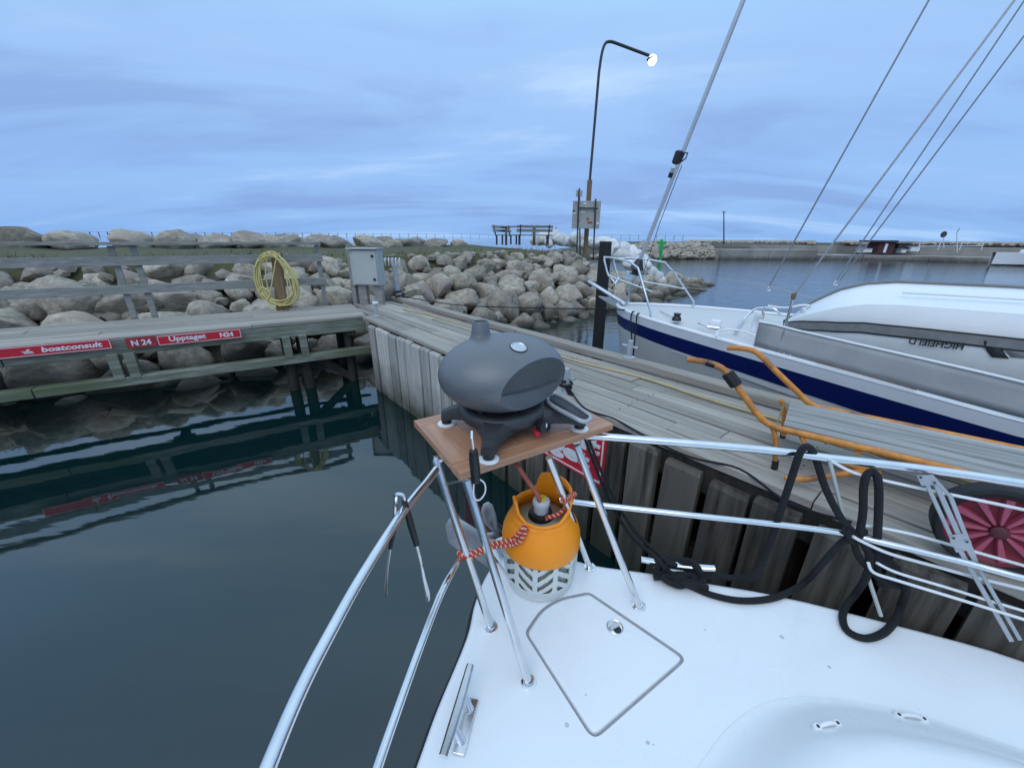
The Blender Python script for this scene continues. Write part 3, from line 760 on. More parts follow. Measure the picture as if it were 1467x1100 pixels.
def border(t, a0, x_, n_, L, z0, z1, ins=.008, w=.006):
    mb = MB(); up = V(0, 0, 1); e_ = n_ * .0012
    for p, q in (((ins, z0 + ins), (L - ins, z0 + ins)), ((ins, z1 - ins), (L - ins, z1 - ins))):
        mb.box(a0 + x_ * (p[0] + q[0]) / 2 + up * p[1] + e_, x_ * (q[0] - p[0]) / 2, n_ * .001, up * w / 2)
    for x in (ins, L - ins): mb.box(a0 + x_ * x + up * (z0 + z1) / 2 + e_, x_ * w / 2, n_ * .001, up * ((z1 - z0) / 2 - ins - w / 2))
    part('border', mb, WHITE, t)
t, a0, x_, n_, L, z0, z1 = plate(-60, 157, 502, 487, 501.5, 'red plate reading boatconsult with a small white boat mark, on the dock edge')
border(t, a0, x_, n_, L, z0, z1)
hh = z1 - z0
lettering('lettering', 'boatconsult', .1, a0 + x_ * (L * .50) + V(0, 0, z0 + hh * .28) + n_ * .0015, x_, (0, 0, 1), WHITE, t, bold=.0035, width=L * .43, height=hh * .50, shear=.18)
ic = MB(); bx_ = a0 + x_ * (L * .365) + V(0, 0, z0 + hh * .30) + n_ * .002; k_ = hh * .5
for poly in ([(0, .62), (1.9, .45), (2.2, .15), (.6, .15)], [(.3, .02), (2.3, .02), (2.1, -.1), (.5, -.1)], [(.9, .68), (1.5, .62), (1.75, 1.0), (1.2, 1.05)]):
    M = Matrix.Translation(bx_) @ Matrix((x_, V(0, 0, 1), n_)).transposed().to_4x4() @ Matrix.Scale(k_ * .72, 4)
    ic.prism(poly, -.0005, .006, M)
part('boat_mark', ic, WHITE, t, ang=None)
t, a0, x_, n_, L, z0, z1 = plate(178, 222, 484.5, 481.5, 496, 'small darker red plate reading N 24, between the two longer plates', m=REDF)
lettering('lettering', 'N 24', .1, a0 + x_ * (L * .16) + V(0, 0, z0 + (z1 - z0) * .2) + n_ * .0015, x_, (0, 0, 1), WHITE, t, bold=.003, width=L * .66, height=(z1 - z0) * .55)
t, a0, x_, n_, L, z0, z1 = plate(223, 344, 481, 471.5, 484.5, 'long red plate with white border reading Upptaget N24 on the dock edge')
border(t, a0, x_, n_, L, z0, z1)
lettering('lettering', 'Upptaget', .1, a0 + x_ * (L * .13) + V(0, 0, z0 + (z1 - z0) * .18) + n_ * .0015, x_, (0, 0, 1), WHITE, t, bold=.003, width=L * .43, height=(z1 - z0) * .66)
lettering('lettering', 'N24', .1, a0 + x_ * (L * .73) + V(0, 0, z0 + (z1 - z0) * .26) + n_ * .0015, x_, (0, 0, 1), WHITE, t, bold=.004, width=L * .17, height=(z1 - z0) * .5)

# the large sign on the pier face behind the grill
sg = thing('berth_sign', 'large red sign reading boatconsult Upptaget fixed to the pier boards behind the gas bottle', 'sign', PR(3.3, -.07, 1.2))
l1 = (V(.645, 2.28, 0) - N0).dot(PD); l0 = l1 - 1.85; zb, zt = .965, 1.44; wo_ = -.068
part('panel', MB().box(PR((l0 + l1) / 2, wo_ + .003, (zb + zt) / 2), PD * (l1 - l0) / 2, PN * .003, V(0, 0, (zt - zb) / 2)), RED, sg)
border(sg, PR(l0, wo_, 0), PD, -PN, l1 - l0, zb, zt, .025, .012)
lettering('lettering', 'boatconsult', .15, PR(l1 - 1.41, wo_ - .002, 1.19), PD, (0, 0, 1), WHITE, sg, bold=.008, width=1.36, height=.125, shear=.15)
lettering('lettering', 'Upptaget', .15, PR(l1 - 1.24, wo_ - .002, 1.01), PD, (0, 0, 1), WHITE, sg, bold=.007, width=1.12, height=.165)

# ------------------------------------------------------------------ railing, cabinet, hose and fittings
rl = thing('dock_railing', 'grey timber railing with three rails along the stone side of the dock', 'railing', DK(4, DW, TOP))
for z, h_, d_ in ((.42, .06, .022), (.80, .06, .022)):
    x = .35
    while x < 9: part('rail', MB().box(DK(x + 1.9, DW + .02, TOP + z), DL * 1.895, DN * d_, V(0, 0, h_)), WOODG, rl, bevel=.004); x += 3.8
x = .35
while x < 9: part('top_rail', MB().box(DK(x + 1.9, DW + .02, TOP + 1.03), DL * 1.895, DN * .06, V(0, 0, .02)), WOODG, rl, bevel=.004); x += 3.8
for l in (.42, (PL(192, 458, DK(0, DW, 0), DL) - DK(0, DW, 0)).dot(DL), (PL(221, 455, DK(0, DW, 0), DL) - DK(0, DW, 0)).dot(DL), 6.2, 6.45):
    part('post', MB().box(DK(l, DW + .065, TOP + .42), DL * .035, DN * .022, V(0, 0, .58)), WOODG, rl, bevel=.004)

cbp = P(522, 437, TOP); cba = -.15
CB = thing('electric_cabinet', 'grey metal electrical cabinet on short timber legs at the corner of the dock', 'cabinet', cbp)
cx_ = V(math.cos(cba), math.sin(cba), 0); cy_ = V(-cx_.y, cx_.x, 0)
zb_ = PY(506, 409, cbp.y).z; zt_ = PY(506, 357, cbp.y).z; hw = (PY(543, 380, cbp.y).x - PY(500, 380, cbp.y).x) / 2 * .97
cc = V(PY(521.5, 380, cbp.y).x, cbp.y, (zb_ + zt_) / 2)
part('body', MB().box(cc + cy_ * .12, cx_ * hw, cy_ * .12, V(0, 0, (zt_ - zb_) / 2)), BOXG, CB, bevel=.008)
dr = part('door', MB().box(cc + cx_ * .02 - cy_ * .012, cx_ * (hw - .035), cy_ * .011, V(0, 0, (zt_ - zb_) / 2 - .02)), BOXG, CB, bevel=.006)
for z in (-.32, .32): part('lock', MB().lathe([(.022, 0), (.022, .02), (.0, .022)], cc + cx_ * (hw - .07) - cy_ * .024 + V(0, 0, z * (zt_ - zb_)), 10, axis=-cy_, cap=False), BLACK, dr)
part('roof', MB().box(cc + cy_ * .10 + V(0, 0, (zt_ - zb_) / 2 + .012), cx_ * (hw + .02), cy_ * .16, V(0, 0, .011)), BOXG, CB)
for sx_ in (-.12, .17): part('leg', MB().box(V(cc.x, cc.y, (TOP + zb_) / 2) + cx_ * sx_ + cy_ * .1, cx_ * .075, cy_ * .05, V(0, 0, (zb_ - TOP) / 2)), WOODG, CB, bevel=.005)
part('side_post', MB().box(V(cc.x, cc.y, TOP + .5) - cx_ * (hw + .05) + cy_ * .12, cx_ * .04, cy_ * .05, V(0, 0, .52)), WOODG, CB, bevel=.005)

hpb = P(404, 444, TOP); hpt = PY(396, 362, hpb.y + .03)
hp = thing('hose_post', 'brown split timber post on the dock that carries the yellow hose', 'post', hpb)
d_ = (hpt - hpb)
part('post', MB().beam(hpb - d_ * .01, hpt, .13, .11, up=(0, 1, 0)), BROWNW, hp, bevel=.01)
part('cleat_board', MB().beam(hpb + V(.12, -.07, .0), hpb + d_ * .75 + V(.05, -.07, 0), .06, .03, up=(0, 1, 0)), BROWNW, hp, bevel=.005)
hr_ = random.Random(4)
hc = PY(395, 400, hpb.y - .09)
pts = []
nl = 11
kx = (PY(424, 400, hpb.y).x - PY(366, 400, hpb.y).x) / 2; kz = (PY(395, 364, hpb.y).z - PY(395, 440, hpb.y).z) / 2
for i in range(nl):
    ox, oz = hr_.uniform(-.03, .03), hr_.uniform(-.03, .02); ax_ = kx * hr_.choice((.5, .68, .82, .95, 1.0)); az_ = kz * hr_.uniform(.80, 1.04); sk = hr_.uniform(-.12, .12)
    for q in range(12):
        a = math.pi / 2 + 2 * math.pi * q / 12
        topk = .045 * max(0, math.sin(a))
        pts.append(hc + V(ox + ax_ * math.cos(a) * (1 - .15 * math.sin(a)) + sk * az_ * math.sin(a), -.012 * (i % 4) + hr_.uniform(-.015, .015), oz + az_ * math.sin(a) - (oz + 0) * max(0, math.sin(a))))
pts += [hc + V(-.15, -.05, -.3), hc + V(-.27, -.06, -.22), hc + V(-.22, -.06, -.12), hc + V(-.10, -.06, -.2), hc + V(-.17, -.05, -.36), hc + V(-.05, -.05, -.52), hc + V(.02, -.03, -.56)]
solo('garden_hose', MB().tube(smooth(pts, 4), .0092, 6), HOSE, 'coil of pale yellow hose hung over the brown post', 'hose')

hk = thing('hook_post', 'leaning galvanised post with a comb of white hooks, right of the cabinet', 'post', P(572, 430, TOP))
q0 = P(572, 430, TOP); q1 = PY(563, 372, q0.y + .05)
part('post', MB().tube([q0, q1], .045, 10), ANCH, hk)
part('bracket', MB().box(q1 + V(-.02, 0, .0), (.18, 0, 0), (0, .03, 0), (0, 0, .02)), ANCH, hk)
for k_ in range(6): part('hook', MB().tube(smooth([q1 + V(-.18 + .065 * k_, -.03, .02), q1 + V(-.18 + .065 * k_, -.09, .03), q1 + V(-.18 + .065 * k_, -.12, -.02), q1 + V(-.18 + .065 * k_, -.11, -.10)], 3), .009, 6), WHITE, hk)

def bollard(c, label, h=.17, r=.027, bar=True, group=None):
    t = thing('mooring_bollard', label, 'bollard', c, group)
    part('base', MB().lathe([(r * 2.1, 0), (r * 2.1, .012), (r * 1.1, .02)], c, 16), ANCH, t)
    part('pin', MB().lathe([(r, .01), (r, h - .01), (r * .9, h), (.0, h + .002)], c, 16, cap=False), ANCH, t)
    if bar: part('cross_bar', MB().tube([c + PD * -.085 + V(0, 0, h * .66), c + PD * .085 + V(0, 0, h * .66)], .0105, 8), STEELB, t)
    return t
bollard(PR(3.54, PW - .065, TOP + .075), 'steel mooring pin with cross bar on the kerb, before the blue-striped hull')
bpos = P(810, 562, TOP); bollard(bpos, 'steel mooring pin with cross bar just right of the grill, black lines tied round it', h=.2)
part('white_cap', MB().lathe([(.045, .0), (.045, .03), (.0, .034)], P(540, 453, TOP) + V(0, 0, .19), 14), WHITE, bollard(P(540, 453, TOP), 'short pin with a white cap at the pier corner by the cabinet', bar=False))
b3 = P(574, 432, TOP); bollard(b3 + V(0, 0, .03), 'small dark mooring fitting beside the hook post where the thin line ends', h=.13, r=.03, bar=False)
solo('line_coil', MB().tube(smooth([b3 + V(.09 * math.cos(a) * (1 + .1 * math.sin(3 * a)), .07 * math.sin(a), .05 + .012 * i) for i, a in enumerate([k_ * .9 for k_ in range(16)])], 3), .014, 6), ROPEK,
     'black rope turned round the small mooring fitting by the hook post', 'rope')

# black timber pile standing in the water
pb = P(857, 503, .0); pb = PY(856, 500, 6.6); ptop = PY(868, 346, 6.6)
pil = thing('mooring_pile', 'tall black round timber pile standing in the water before the blue-striped bow', 'pile', V(pb.x, pb.y, 0))
mb = MB(); n_ = 18; rows = []
ax0, ax1 = V(pb.x, pb.y, -1.5), ptop
d_ = (ptop - pb).normalized()
for k_ in range(15):
    c = pb + (ptop - pb) * (k_ / 14) if k_ else pb - d_ * 2.2; rows.append([c + V(math.cos(a), math.sin(a), 0) * (.098 + .010 * noise.noise(V(math.cos(a) * 1.5, math.sin(a) * 1.5, c.z * 1.2))) for a in [2 * math.pi * i / n_ for i in range(n_)]])
mb.grid(rows, closed=True); o_ = len(mb.v); mb.v.append(rows[-1][0] * 0 + ptop + V(0, 0, .0))
for i in range(n_): mb.f.append((14 * n_ + i, 14 * n_ + (i + 1) % n_, o_))
PILEM = mat('tarred_pile', (.018, .017, .018), (.009, .009, .010), rough=.75, scale=3, stretch=(5, 5, .6), bump=.5)
part('shaft', mb, PILEM, pil, ang=60)

# cables lying on the pier planks
YC = mat('yellow_cable', (.50, .39, .19), (.40, .31, .15), rough=.6, scale=6)
yc = [PR(l, .80 + .035 * math.sin(l * 1.9) + .02 * math.sin(l * 5.1 + 1), TOP + .014) for l in [x * .18 - .6 for x in range(46)]]
solo('shore_cable', MB().tube(smooth(yc, 3), .010, 6), YC, 'thin yellowish cable lying along the pier near the kerb', 'cable')
bc = [bpos + V(.03, 0, .03), P(838, 585, TOP + .008), P(880, 600, TOP + .008), P(930, 628, TOP + .008), P(990, 655, TOP + .008), P(1060, 672, TOP + .008), P(1130, 720, TOP + .008), P(1220, 748, TOP + .008)]
solo('power_cable', MB().tube(smooth(bc, 6), .0065, 6), ROPEK, 'thin black cable lying along the pier planks from the mooring pin', 'cable')

# ------------------------------------------------------------------ orange dock cart
CT = thing('dock_cart', 'orange tubular dock cart with a grey slatted bed parked on the pier', 'cart', (1.9, 1.55, TOP))
G = V(.788, -.616, 0).normalized(); GN = V(-G.y, G.x, 0)
zr = 1.705
nA, nB = P(1115, 612, zr), P(1467, 697, zr)
fA = P(1170, 583, zr)
wid = (fA - nA).dot(GN)
c0 = nA; LEN = 1.55
def CTp(l, w, z): return c0 + G * l + GN * w + V(0, 0, z - zr)
def handle(w, pxs):
    base = c0 + GN * w
    return [PL(px, py, base, G) for px, py in pxs]
hn = handle(0, [(985, 515), (1008, 518), (1030, 525), (1044, 537), (1062, 562), (1085, 593), (1099, 606), (1116, 614)])
hf = handle(wid, [(1042, 498), (1062, 499), (1080, 503), (1092, 512), (1115, 535), (1143, 562), (1156, 575), (1170, 583)])
RT = .0165
for pts, w in ((hn, 0), (hf, wid)):
    pp = smooth(pts, 5) + [CTp(.1 + .29 * k_, w, zr) for k_ in range(1, 6)]
    part('side_rail', MB().tube(pp, RT, 12), CARTP, CT)
gp = hn[3].lerp(hn[4], .25); gd = (hn[5] - hn[3]).normalized()
part('rubber_grip', MB().tube([gp - gd * .04, gp - gd * .035, gp + gd * .035, gp + gd * .04], [.028, .033, .033, .028], 8), RUBBER, CT)
part('tape_band', MB().tube([hn[1].lerp(hn[2], .2), hn[1].lerp(hn[2], .75)], RT + .0015, 12), BLACK, CT)
ns = 5
for i in range(ns):
    w = RT + (wid - 2 * RT) * (i + .5) / ns
    me = box_mesh('bed_slat', LEN - .02, (wid - 2 * RT) / ns - .012, .02, GREYL, .003, pr)
    piece('bed_slat', me, CT, CTp(LEN / 2 + .01, w, zr + .002 + pr.uniform(-.002, .002)), rot=(0, 0, math.atan2(G.y, G.x)))
for l in (.03, .32, .75, 1.2): part('cross_bar', MB().tube([CTp(l, -.0, zr - .03), CTp(l, wid, zr - .03)], .012, 10), CARTP, CT)
part('end_strip', MB().box(CTp(-.008, wid / 2, zr - .004), G * .004, GN * (wid / 2 - RT), V(0, 0, .005)), BROWNW, CT)
for w in (0, wid):
    part('leg', MB().tube(smooth([CTp(-.03, w, zr - .0), CTp(-.0, w, zr - .06), CTp(.03, w, TOP + .02)], 4), .012, 10), CARTP, CT)
    part('foot', MB().tube([CTp(.028, w, TOP + .05), CTp(.032, w, TOP + .002)], .016, 10), RUBBER, CT)
    part('axle_strut', MB().tube([CTp(.10, w, zr - .02), CTp(.16, w, zr - .10), CTp(.42, w * .9 + .02, zr - .11)], .011, 8), CARTP, CT)
part('tow_bar', MB().tube([CTp(.38, .03, TOP + .12), CTp(.15, -.13, TOP + .055), CTp(.08, -.16, TOP + .05)], [.014, .015, .010], 10), CARTP, CT)
# the two wheels: black tyre, ribbed dark red hub
wc = P(1428, 756, 1.635)
axw = GN
def wheel(c, out):
    tyre = MB(); R0, R1 = .165, .137
    prof = [(R1, -.035), (R1 + .02, -.045), (R0 - .012, -.045), (R0, -.03), (R0, .03), (R0 - .012, .045), (R1 + .02, .045), (R1, .035), (R1, -.035)]
    w_ = part('wheel', tyre.lathe(prof, c, 40, axis=axw, cap=False), RUBBER, CT)
    hub = MB(); n = 72; u = axw.orthogonal().normalized(); v = axw.cross(u); rows = []
    for r_, hh, rib in ((.0, .030, 0), (.022, .030, 0), (.026, .012, .2), (.05, .004, 1), (.09, .004, 1), (.12, .012, 1), (.132, .022, .3), (.138, .032, 0)):
        row = []
        for k_ in range(n):
            a = 2 * math.pi * k_ / n; ridge = 0
            row.append(c + out * (hh + rib * .012 * ridge) + (u * math.cos(a) + v * math.sin(a)) * r_)
        rows.append(row)
    hub.grid(rows, closed=True, flip=out.dot(axw) < 0)
    part('rim', hub, HUBM, w_, ang=50)
    for k_ in range(11):
        a = 2 * math.pi * (k_ + .3) / 11; d_ = u * math.cos(a) + v * math.sin(a); e_ = axw.cross(d_)
        vs = [c + out * .006 + d_ * r_ + e_ * w_2 * s_ for r_, w_2 in ((.022, .0065), (.130, .017)) for s_ in (-1, 1)] + [c + out * h_ + d_ * r_ + e_ * w_2 * s_ for r_, w_2, h_ in ((.024, .004, .026), (.128, .011, .024)) for s_ in (-1, 1)]
        part('rib', MB().add(vs, [(4, 5, 7, 6), (0, 1, 5, 4), (2, 6, 7, 3), (0, 4, 6, 2), (1, 3, 7, 5)]), RIBM, w_, bevel=.002)
    hub2 = MB().lathe([(.024, .0), (.024, .036), (.018, .04), (.0, .04)], c, 16, axis=out, cap=False); part('hub_cap', hub2, DKHUB, w_)
HUBM = mat('cart_wheel_red_shaded', (.20, .010, .026), (.16, .008, .02), rough=.5, scale=9)  # shade of the recessed panels painted in as a darker red
RIBM = mat('rib_red_lit', (.44, .085, .14), (.38, .07, .115), rough=.45, scale=14)  # light caught by the ribs painted in as a paler red
DKHUB = mat('hub_dark', (.10, .015, .022), rough=.5, scale=9)
wheel(wc, -GN)
part('axle', MB().tube([wc, wc + GN * (wid * .55)], .012, 10), STEELB, CT)
for w in (0.02, wid - .02): part('wheel_strut', MB().tube([CTp((wc - c0).dot(G), w, zr - .01), V(*(wc + GN * (w + .02 if w > .1 else .06)))], .012, 8), CARTP, CT)

# ------------------------------------------------------------------ the blue-striped sailing yacht on the far side of the pier
B0 = V(1.4, 5.15, 0); BA = V(.813, -.582, 0); BN = V(.582, .813, 0)
def FB(t, n, z): return B0 + BA * t + BN * n + V(0, 0, z)
RAILB = [(-.02, .0), (.04, .12), (.17, .28), (.33, .42), (.60, .60), (.87, .75), (1.3, .94), (1.79, 1.13), (2.46, 1.38), (3.11, 1.60), (4.2, 1.78), (5.5, 1.88), (8, 1.9), (10.5, 1.6)]
def interp(tab, x):
    if x <= tab[0][0]: return tab[0][1]
    for (a, b), (c, d) in zip(tab, tab[1:]):
        if x <= c: return b + (d - b) * (x - a) / (c - a)
    return tab[-1][1]
RZ = [(-.02, 1.775), (.33, 1.755), (.87, 1.73), (1.79, 1.68), (2.46, 1.64), (3.11, 1.6), (5, 1.56), (10.5, 1.6)]
FBT = thing('sailing_yacht', 'pale sailing yacht with a navy blue stripe moored beyond the pier, bow to the left', 'sailing boat', FB(3, 0, 0))
TS = [-.02, .0, .02, .05, .1, .17, .25, .33, .45, .6, .87, 1.1, 1.3, 1.55, 1.79, 2.1, 2.46, 2.8, 3.11, 3.6, 4.2, 5, 6, 7, 8, 9.2, 10.5]
def hullpt(t, d, side, push=0.0):
    """point on the topsides, d metres below the rail"""
    zr_ = interp(RZ, t); b = interp(RAILB, t); k = d / (zr_ + .3)
    fl = max(0, 1 - t / 5)
    return FB(t + (.42 * k) * fl, side * (b * (1 - (.30 + .35 * fl) * k ** 1.2) + .012 + push), zr_ - d)
def strip(name, d0, d1, m, steps=1, push=0.0, ts=TS):
    mb = MB()
    for side in (-1, 1):
        rows = []
        for t in ts:
            a0_, a1_ = (f(t) if callable(f) else f for f in (d0, d1))
            rows.append([hullpt(t, a0_ + (a1_ - a0_) * i / steps, side, push) for i in range(steps + 1)])
        mb.grid(rows, flip=(side > 0))
    return part(name, mb, m, FBT, ang=50)
strip('topside_band', 0, .085, GEL, 1)
strip('navy_stripe', .085, lambda t: .225 + .013 * min(t, 3), NAVY, 2)
strip('hull', lambda t: .225 + .013 * min(t, 3), lambda t: interp(RZ, t) + .3, HULLG, 10)
strip('rubbing_strake', lambda t: .235 + .013 * min(t, 3), lambda t: .243 + .013 * min(t, 3) + .034 * min(1, max(0, (t - .9) / .8)), GEL, 1, push=.016, ts=[t for t in TS if t > .8])
# deck with camber
rows = []
for t in TS:
    b = interp(RAILB, t); z = interp(RZ, t); rows.append([FB(t, b * q, z - .012 + .10 * min(1, b) * (1 - q * q)) for q in [-1 + .2 * i for i in range(11)]])
part('deck', MB().grid(rows), mat('boat_deck', (.60, .595, .585), (.54, .535, .525), rough=.6, scale=40, bump=.1), FBT, ang=60)
for side in (-1, 1):
    pts = [FB(t, side * (interp(RAILB, t) - .012), interp(RZ, t) + .012) for t in TS[1:]]
    part('toe_rail', MB().tube(smooth(pts, 3), .021, 8), GEL, FBT)
# low cabin trunk aft
rows = []
for t, w, h in ((4.0, .55, .0), (4.15, .7, .22), (5, .95, .36), (6.5, 1.05, .42), (8, 1.0, .42), (8.05, .98, .0)):
    z = interp(RZ, t) + .05; rows.append([FB(t, -w, z - .1), FB(t, -w * .9, z + h), FB(t, 0, z + h + .06), FB(t, w * .9, z + h), FB(t, w, z - .1)])
part('cabin_trunk', MB().grid(rows), GEL, FBT, ang=30)
# bow roller and anchor plate
rt_ = PL(843, 403, B0, BA); rb_ = FB(.12, 0, 1.80)
part('bow_roller', MB().beam(rt_, FB(.10, 0, 1.80), .075, .03), STEEL, FBT, bevel=.006)
part('roller_cheek', MB().prism([(0, 0), (.3, -.02), (.36, -.16), (.22, -.10), (.1, -.05)], -.03, .03, Matrix.Translation(FB(-.28, 0, 1.87)) @ Matrix((BA, V(0, 0, 1), BN)).transposed().to_4x4()), ANCH, FBT)
# pulpit, two open halves
def Pn(px, py, nn): return PL(px, py, B0, BA, nn)
top_f = Pn(866, 368, -.06); rr_ = .0125
nfoot = FB(.60, -.56, interp(RZ, .6) + .01); n2 = Pn(914, 384, -.42); n1_ = Pn(902, 375, -.33)
pul = part('pulpit', MB().tube(smooth([Pn(880, 404, -.10), Pn(871, 393, -.10), Pn(866, 374, -.10)], 3) + smooth([top_f, Pn(885, 371, -.22), n1_], 3)[0:] + smooth([n1_, n2], 3)[1:] + [nfoot + V(0, 0, .07), nfoot], rr_, 10), STEEL, FBT)
ffoot = FB(.80, .66, interp(RZ, .8) + .01)
part('far_rail', MB().tube(smooth([Pn(886, 398, .10), Pn(880, 378, .10), Pn(884, 371, .12), Pn(920, 371, .30), Pn(952, 376, .5)], 3) + [Pn(965, 390, .56), ffoot + V(0, 0, .07), ffoot], rr_, 10), STEEL, pul)
part('mid_rail', MB().tube([Pn(871, 395, -.10), Pn(934, 418, -.48)], .010, 8), STEEL, pul)
part('mid_rail', MB().tube([Pn(886, 397, .10), Pn(982, 414, .60)], .010, 8), STEEL, pul)
part('bow_step', MB().tube(smooth([Pn(880, 404, -.10), Pn(880, 409, 0), Pn(886, 398, .10)], 4), rr_, 8), STEEL, pul)
# furler drum, forestay foil, headsail fitting
fb_ = PL(912, 385, B0, BA); f1_ = PL(972, 225, B0, BA); f2_ = PL(1065, 0, B0, BA)
part('furler_drum', MB().lathe([(.03, 0), (.09, .01), (.09, .03), (.045, .05), (.045, .10), (.09, .12), (.075, .15), (.05, .2), (.035, .24)], fb_ - (f1_ - fb_).normalized() * .12, 18, axis=f1_ - fb_), BLACK, FBT)
part('furler_plate', MB().lathe([(.02, -.03), (.12, -.02), (.115, .035), (.06, .05)], fb_ - (f1_ - fb_).normalized() * .10, 18, axis=f1_ - fb_), STEELB, FBT)
part('stay_fork', MB().beam(fb_ - (f1_ - fb_).normalized() * .13, FB(.12, 0, 1.80), .05, .015), STEELB, FBT)
MASTT = 4.3
mastp = FB(MASTT, 0, 0)
sd_ = (f2_ - fb_).normalized(); tlen = (mastp - fb_).dot(BA) / sd_.dot(BA)
tlen = min(tlen, 16); ftop = fb_ + sd_ * tlen
part('forestay', MB().tube([fb_, ftop], .0235, 10), ALU, FBT)
part('headsail_swivel', MB().tube([f1_ - sd_ * .075, f1_ - sd_ * .06, f1_ + sd_ * .045, f1_ + sd_ * .06], [.03, .05, .055, .035], 12), BLACK, FBT)
for q in (.11, .16): part('swivel_shackle', MB().tube([f1_ - sd_ * q + BN * -.01, f1_ - sd_ * (q + .045)], .032, 8), BLACK if q > .12 else STEELB, FBT)
part('swivel_eye', MB().tube([f1_ + V(.03, -.02, .04), f1_ + V(.085, -.03, .03), f1_ + V(.07, -.03, -.02), f1_ + V(.03, -.02, -.05)], .008, 6), BLACK, FBT)
part('furling_line', MB().tube([f1_ + V(.04, -.03, -.08), PL(945, 320, B0, BA, .05), FB(.22, .05, 1.95)], .004, 5), ROPEK, FBT)
# mast
mz = ftop.z + .2
part('mast', MB().tube([FB(MASTT, 0, 1.6), FB(MASTT, 0, 12.5)], [.10, .085], 16), ALU, FBT)
# halyards and inner stays running up to the mast
def to_mast(base, px, py):
    """where the sight line plane through the base and a far pixel crosses the mast"""
    r1 = base - V(0, 0, EYE); r2 = ray(px, py); nrm = r1.cross(r2)
    m0 = mastp - V(0, 0, EYE)
    return V(mastp.x, mastp.y, EYE - (nrm.x * m0.x + nrm.y * m0.y) / nrm.z)
def stay(name, base, px, py, r, m=WIRE):
    top = to_mast(base, px, py)
    if not (3 < top.z < 30): top = base + (V(mastp.x, mastp.y, 11) - base)
    k = min(1, (12.3 - base.z) / (top.z - base.z)) if top.z > 12.3 else 1
    top = base.lerp(top, k)
    return part(name, MB().tube([base, top], r, 6), m, FBT)
cq0, cq1 = P(1100, 507, 1.68), P(1467, 608, 1.6); cd = (cq1 - cq0).normalized(); cd.z = 0
hA = PL(1102, 410, B0, BA, .2); hB = PL(1137, 424, cq0, cd); hC = PL(1198, 402, B0, BA, .3)
stay('halyard', hA, 1331, 0, .0075)
stay('halyard', hB, 1454, 0, .0065); stay('halyard', hC, 1448, 30, .006); stay('halyard', hC + BA * .03, 1467, 52, .006)
for h_ in (hA, hC): part('snap_shackle', MB().tube(smooth([h_, h_ + V(.02, 0, -.04), h_ + V(-.015, 0, -.05), h_], 3), .009, 6), STEELB, FBT)
# lifelines from the pulpit aft
def bow_line(name, pts, r=.0035): part(name, MB().tube(pts, r, 5), WIRE, FBT)
bow_line('lifeline', [Pn(962, 388, .55), hA + V(0, 0, 0), PL(1180, 432, B0, BA, .25), PL(1467, 478, B0, BA, .25)])
bow_line('lifeline', [Pn(980, 412, .6), FB(2.2, 1.2, 1.9), FB(4, 1.7, 1.9)])
stp = FB(1.86, -1.13, 1.69)
part('stanchion', MB().tube([stp, hB], [.011, .010], 10), STEEL, FBT); part('stanchion_cap', MB().lathe([(.011, -.03), (.017, -.01), (.017, .02), (.0, .03)], hB, 10, cap=False), BROWNW, FBT)
part('stanchion_socket', MB().lathe([(.03, 0), (.03, .01), (.017, .015), (.017, .07)], stp - V(0, 0, .01), 12), STEELB, FBT)
# weather cloth along the rail
c_pts = []
rows = []
for px, pyt in [(1088, 461), (1110, 465), (1140, 473), (1180, 482), (1250, 498), (1330, 516), (1400, 532), (1467, 548), (1560, 574)]:
    tpt = PL(px, pyt, cq0, cd); l = (tpt - cq0).dot(cd); b = interp(RZ, 1.79 + l * .95) + .035
    rows.append([V(tpt.x, tpt.y, tpt.z) + BN * .012 * math.sin(l * 5 + k_) * .5 * k_ * (4 - k_) / 4 + V(0, 0, (b - tpt.z) * k_ / 4) for k_ in range(5)])
wcl = part('weather_cloth', MB().grid(rows), CLOTH, FBT, ang=60, solid=.006)
part('cloth_hem', MB().tube([r[0] for r in rows], .0095, 8), WHITE, wcl)
for r in (rows[0],): part('cloth_edge', MB().tube(r, .005, 6), CLOTH, wcl)
lac = []
for k_ in range(7): 
    b = rows[0][4] + cd * (.02 + .045 * k_); lac += [b + V(0, 0, -.005), b + cd * .02 + V(0, 0, -.055 + .01 * (k_ % 2))]
part('lacing', MB().tube(lac, .0045, 6), WHITE, wcl)
part('grab_line', MB().tube([rows[3][4] + V(-.02, -.02, .015), rows[5][4] + V(-.02, -.02, .005)], .004, 6), BROWNW, FBT)
# foredeck gear: arched grab rail, vents, cleat, chain, rope
gr0 = [P(1054, 476, 1.76), P(1064, 460, 1.80), P(1080, 444, 1.90), P(1094, 441, 1.92), P(1110, 443, 1.92), P(1118, 452, 1.86)]
part('deck_hoop', MB().tube(smooth(gr0, 4), .012, 8), STEEL, FBT)
vb = FB(1.62, -.70, 1.78)
part('cowl_vent', MB().tube(smooth([vb, vb + V(0, 0, .08), vb + V(.0, -.02, .14), vb + V(.03, -.05, .168)], 3), [.025] * 6 + [.028, .036, .042, .044], 14, cap=False), GEL, FBT)
part('vent_lining', MB().lathe([(.0, 0), (.038, .0)], vb + V(.035, -.056, .168), 14, axis=(.8, -.55, .1), cap=False), mat('vent_red', (.30, .05, .04), rough=.5), FBT)
part('deck_cleat', MB().tube([P(1000, 463, 1.79), P(1014, 468, 1.79), P(1031, 470, 1.79)], [.008, .014, .008], 8), STEEL, FBT)
part('vent_box', MB().box(P(1025, 463, 1.80), BA * .05, BN * .05, V(0, 0, .035)), GEL, FBT, bevel=.01)
ch = [P(946, 446, 1.79), P(958, 452, 1.79), P(968, 457, 1.79)]
mb = MB()
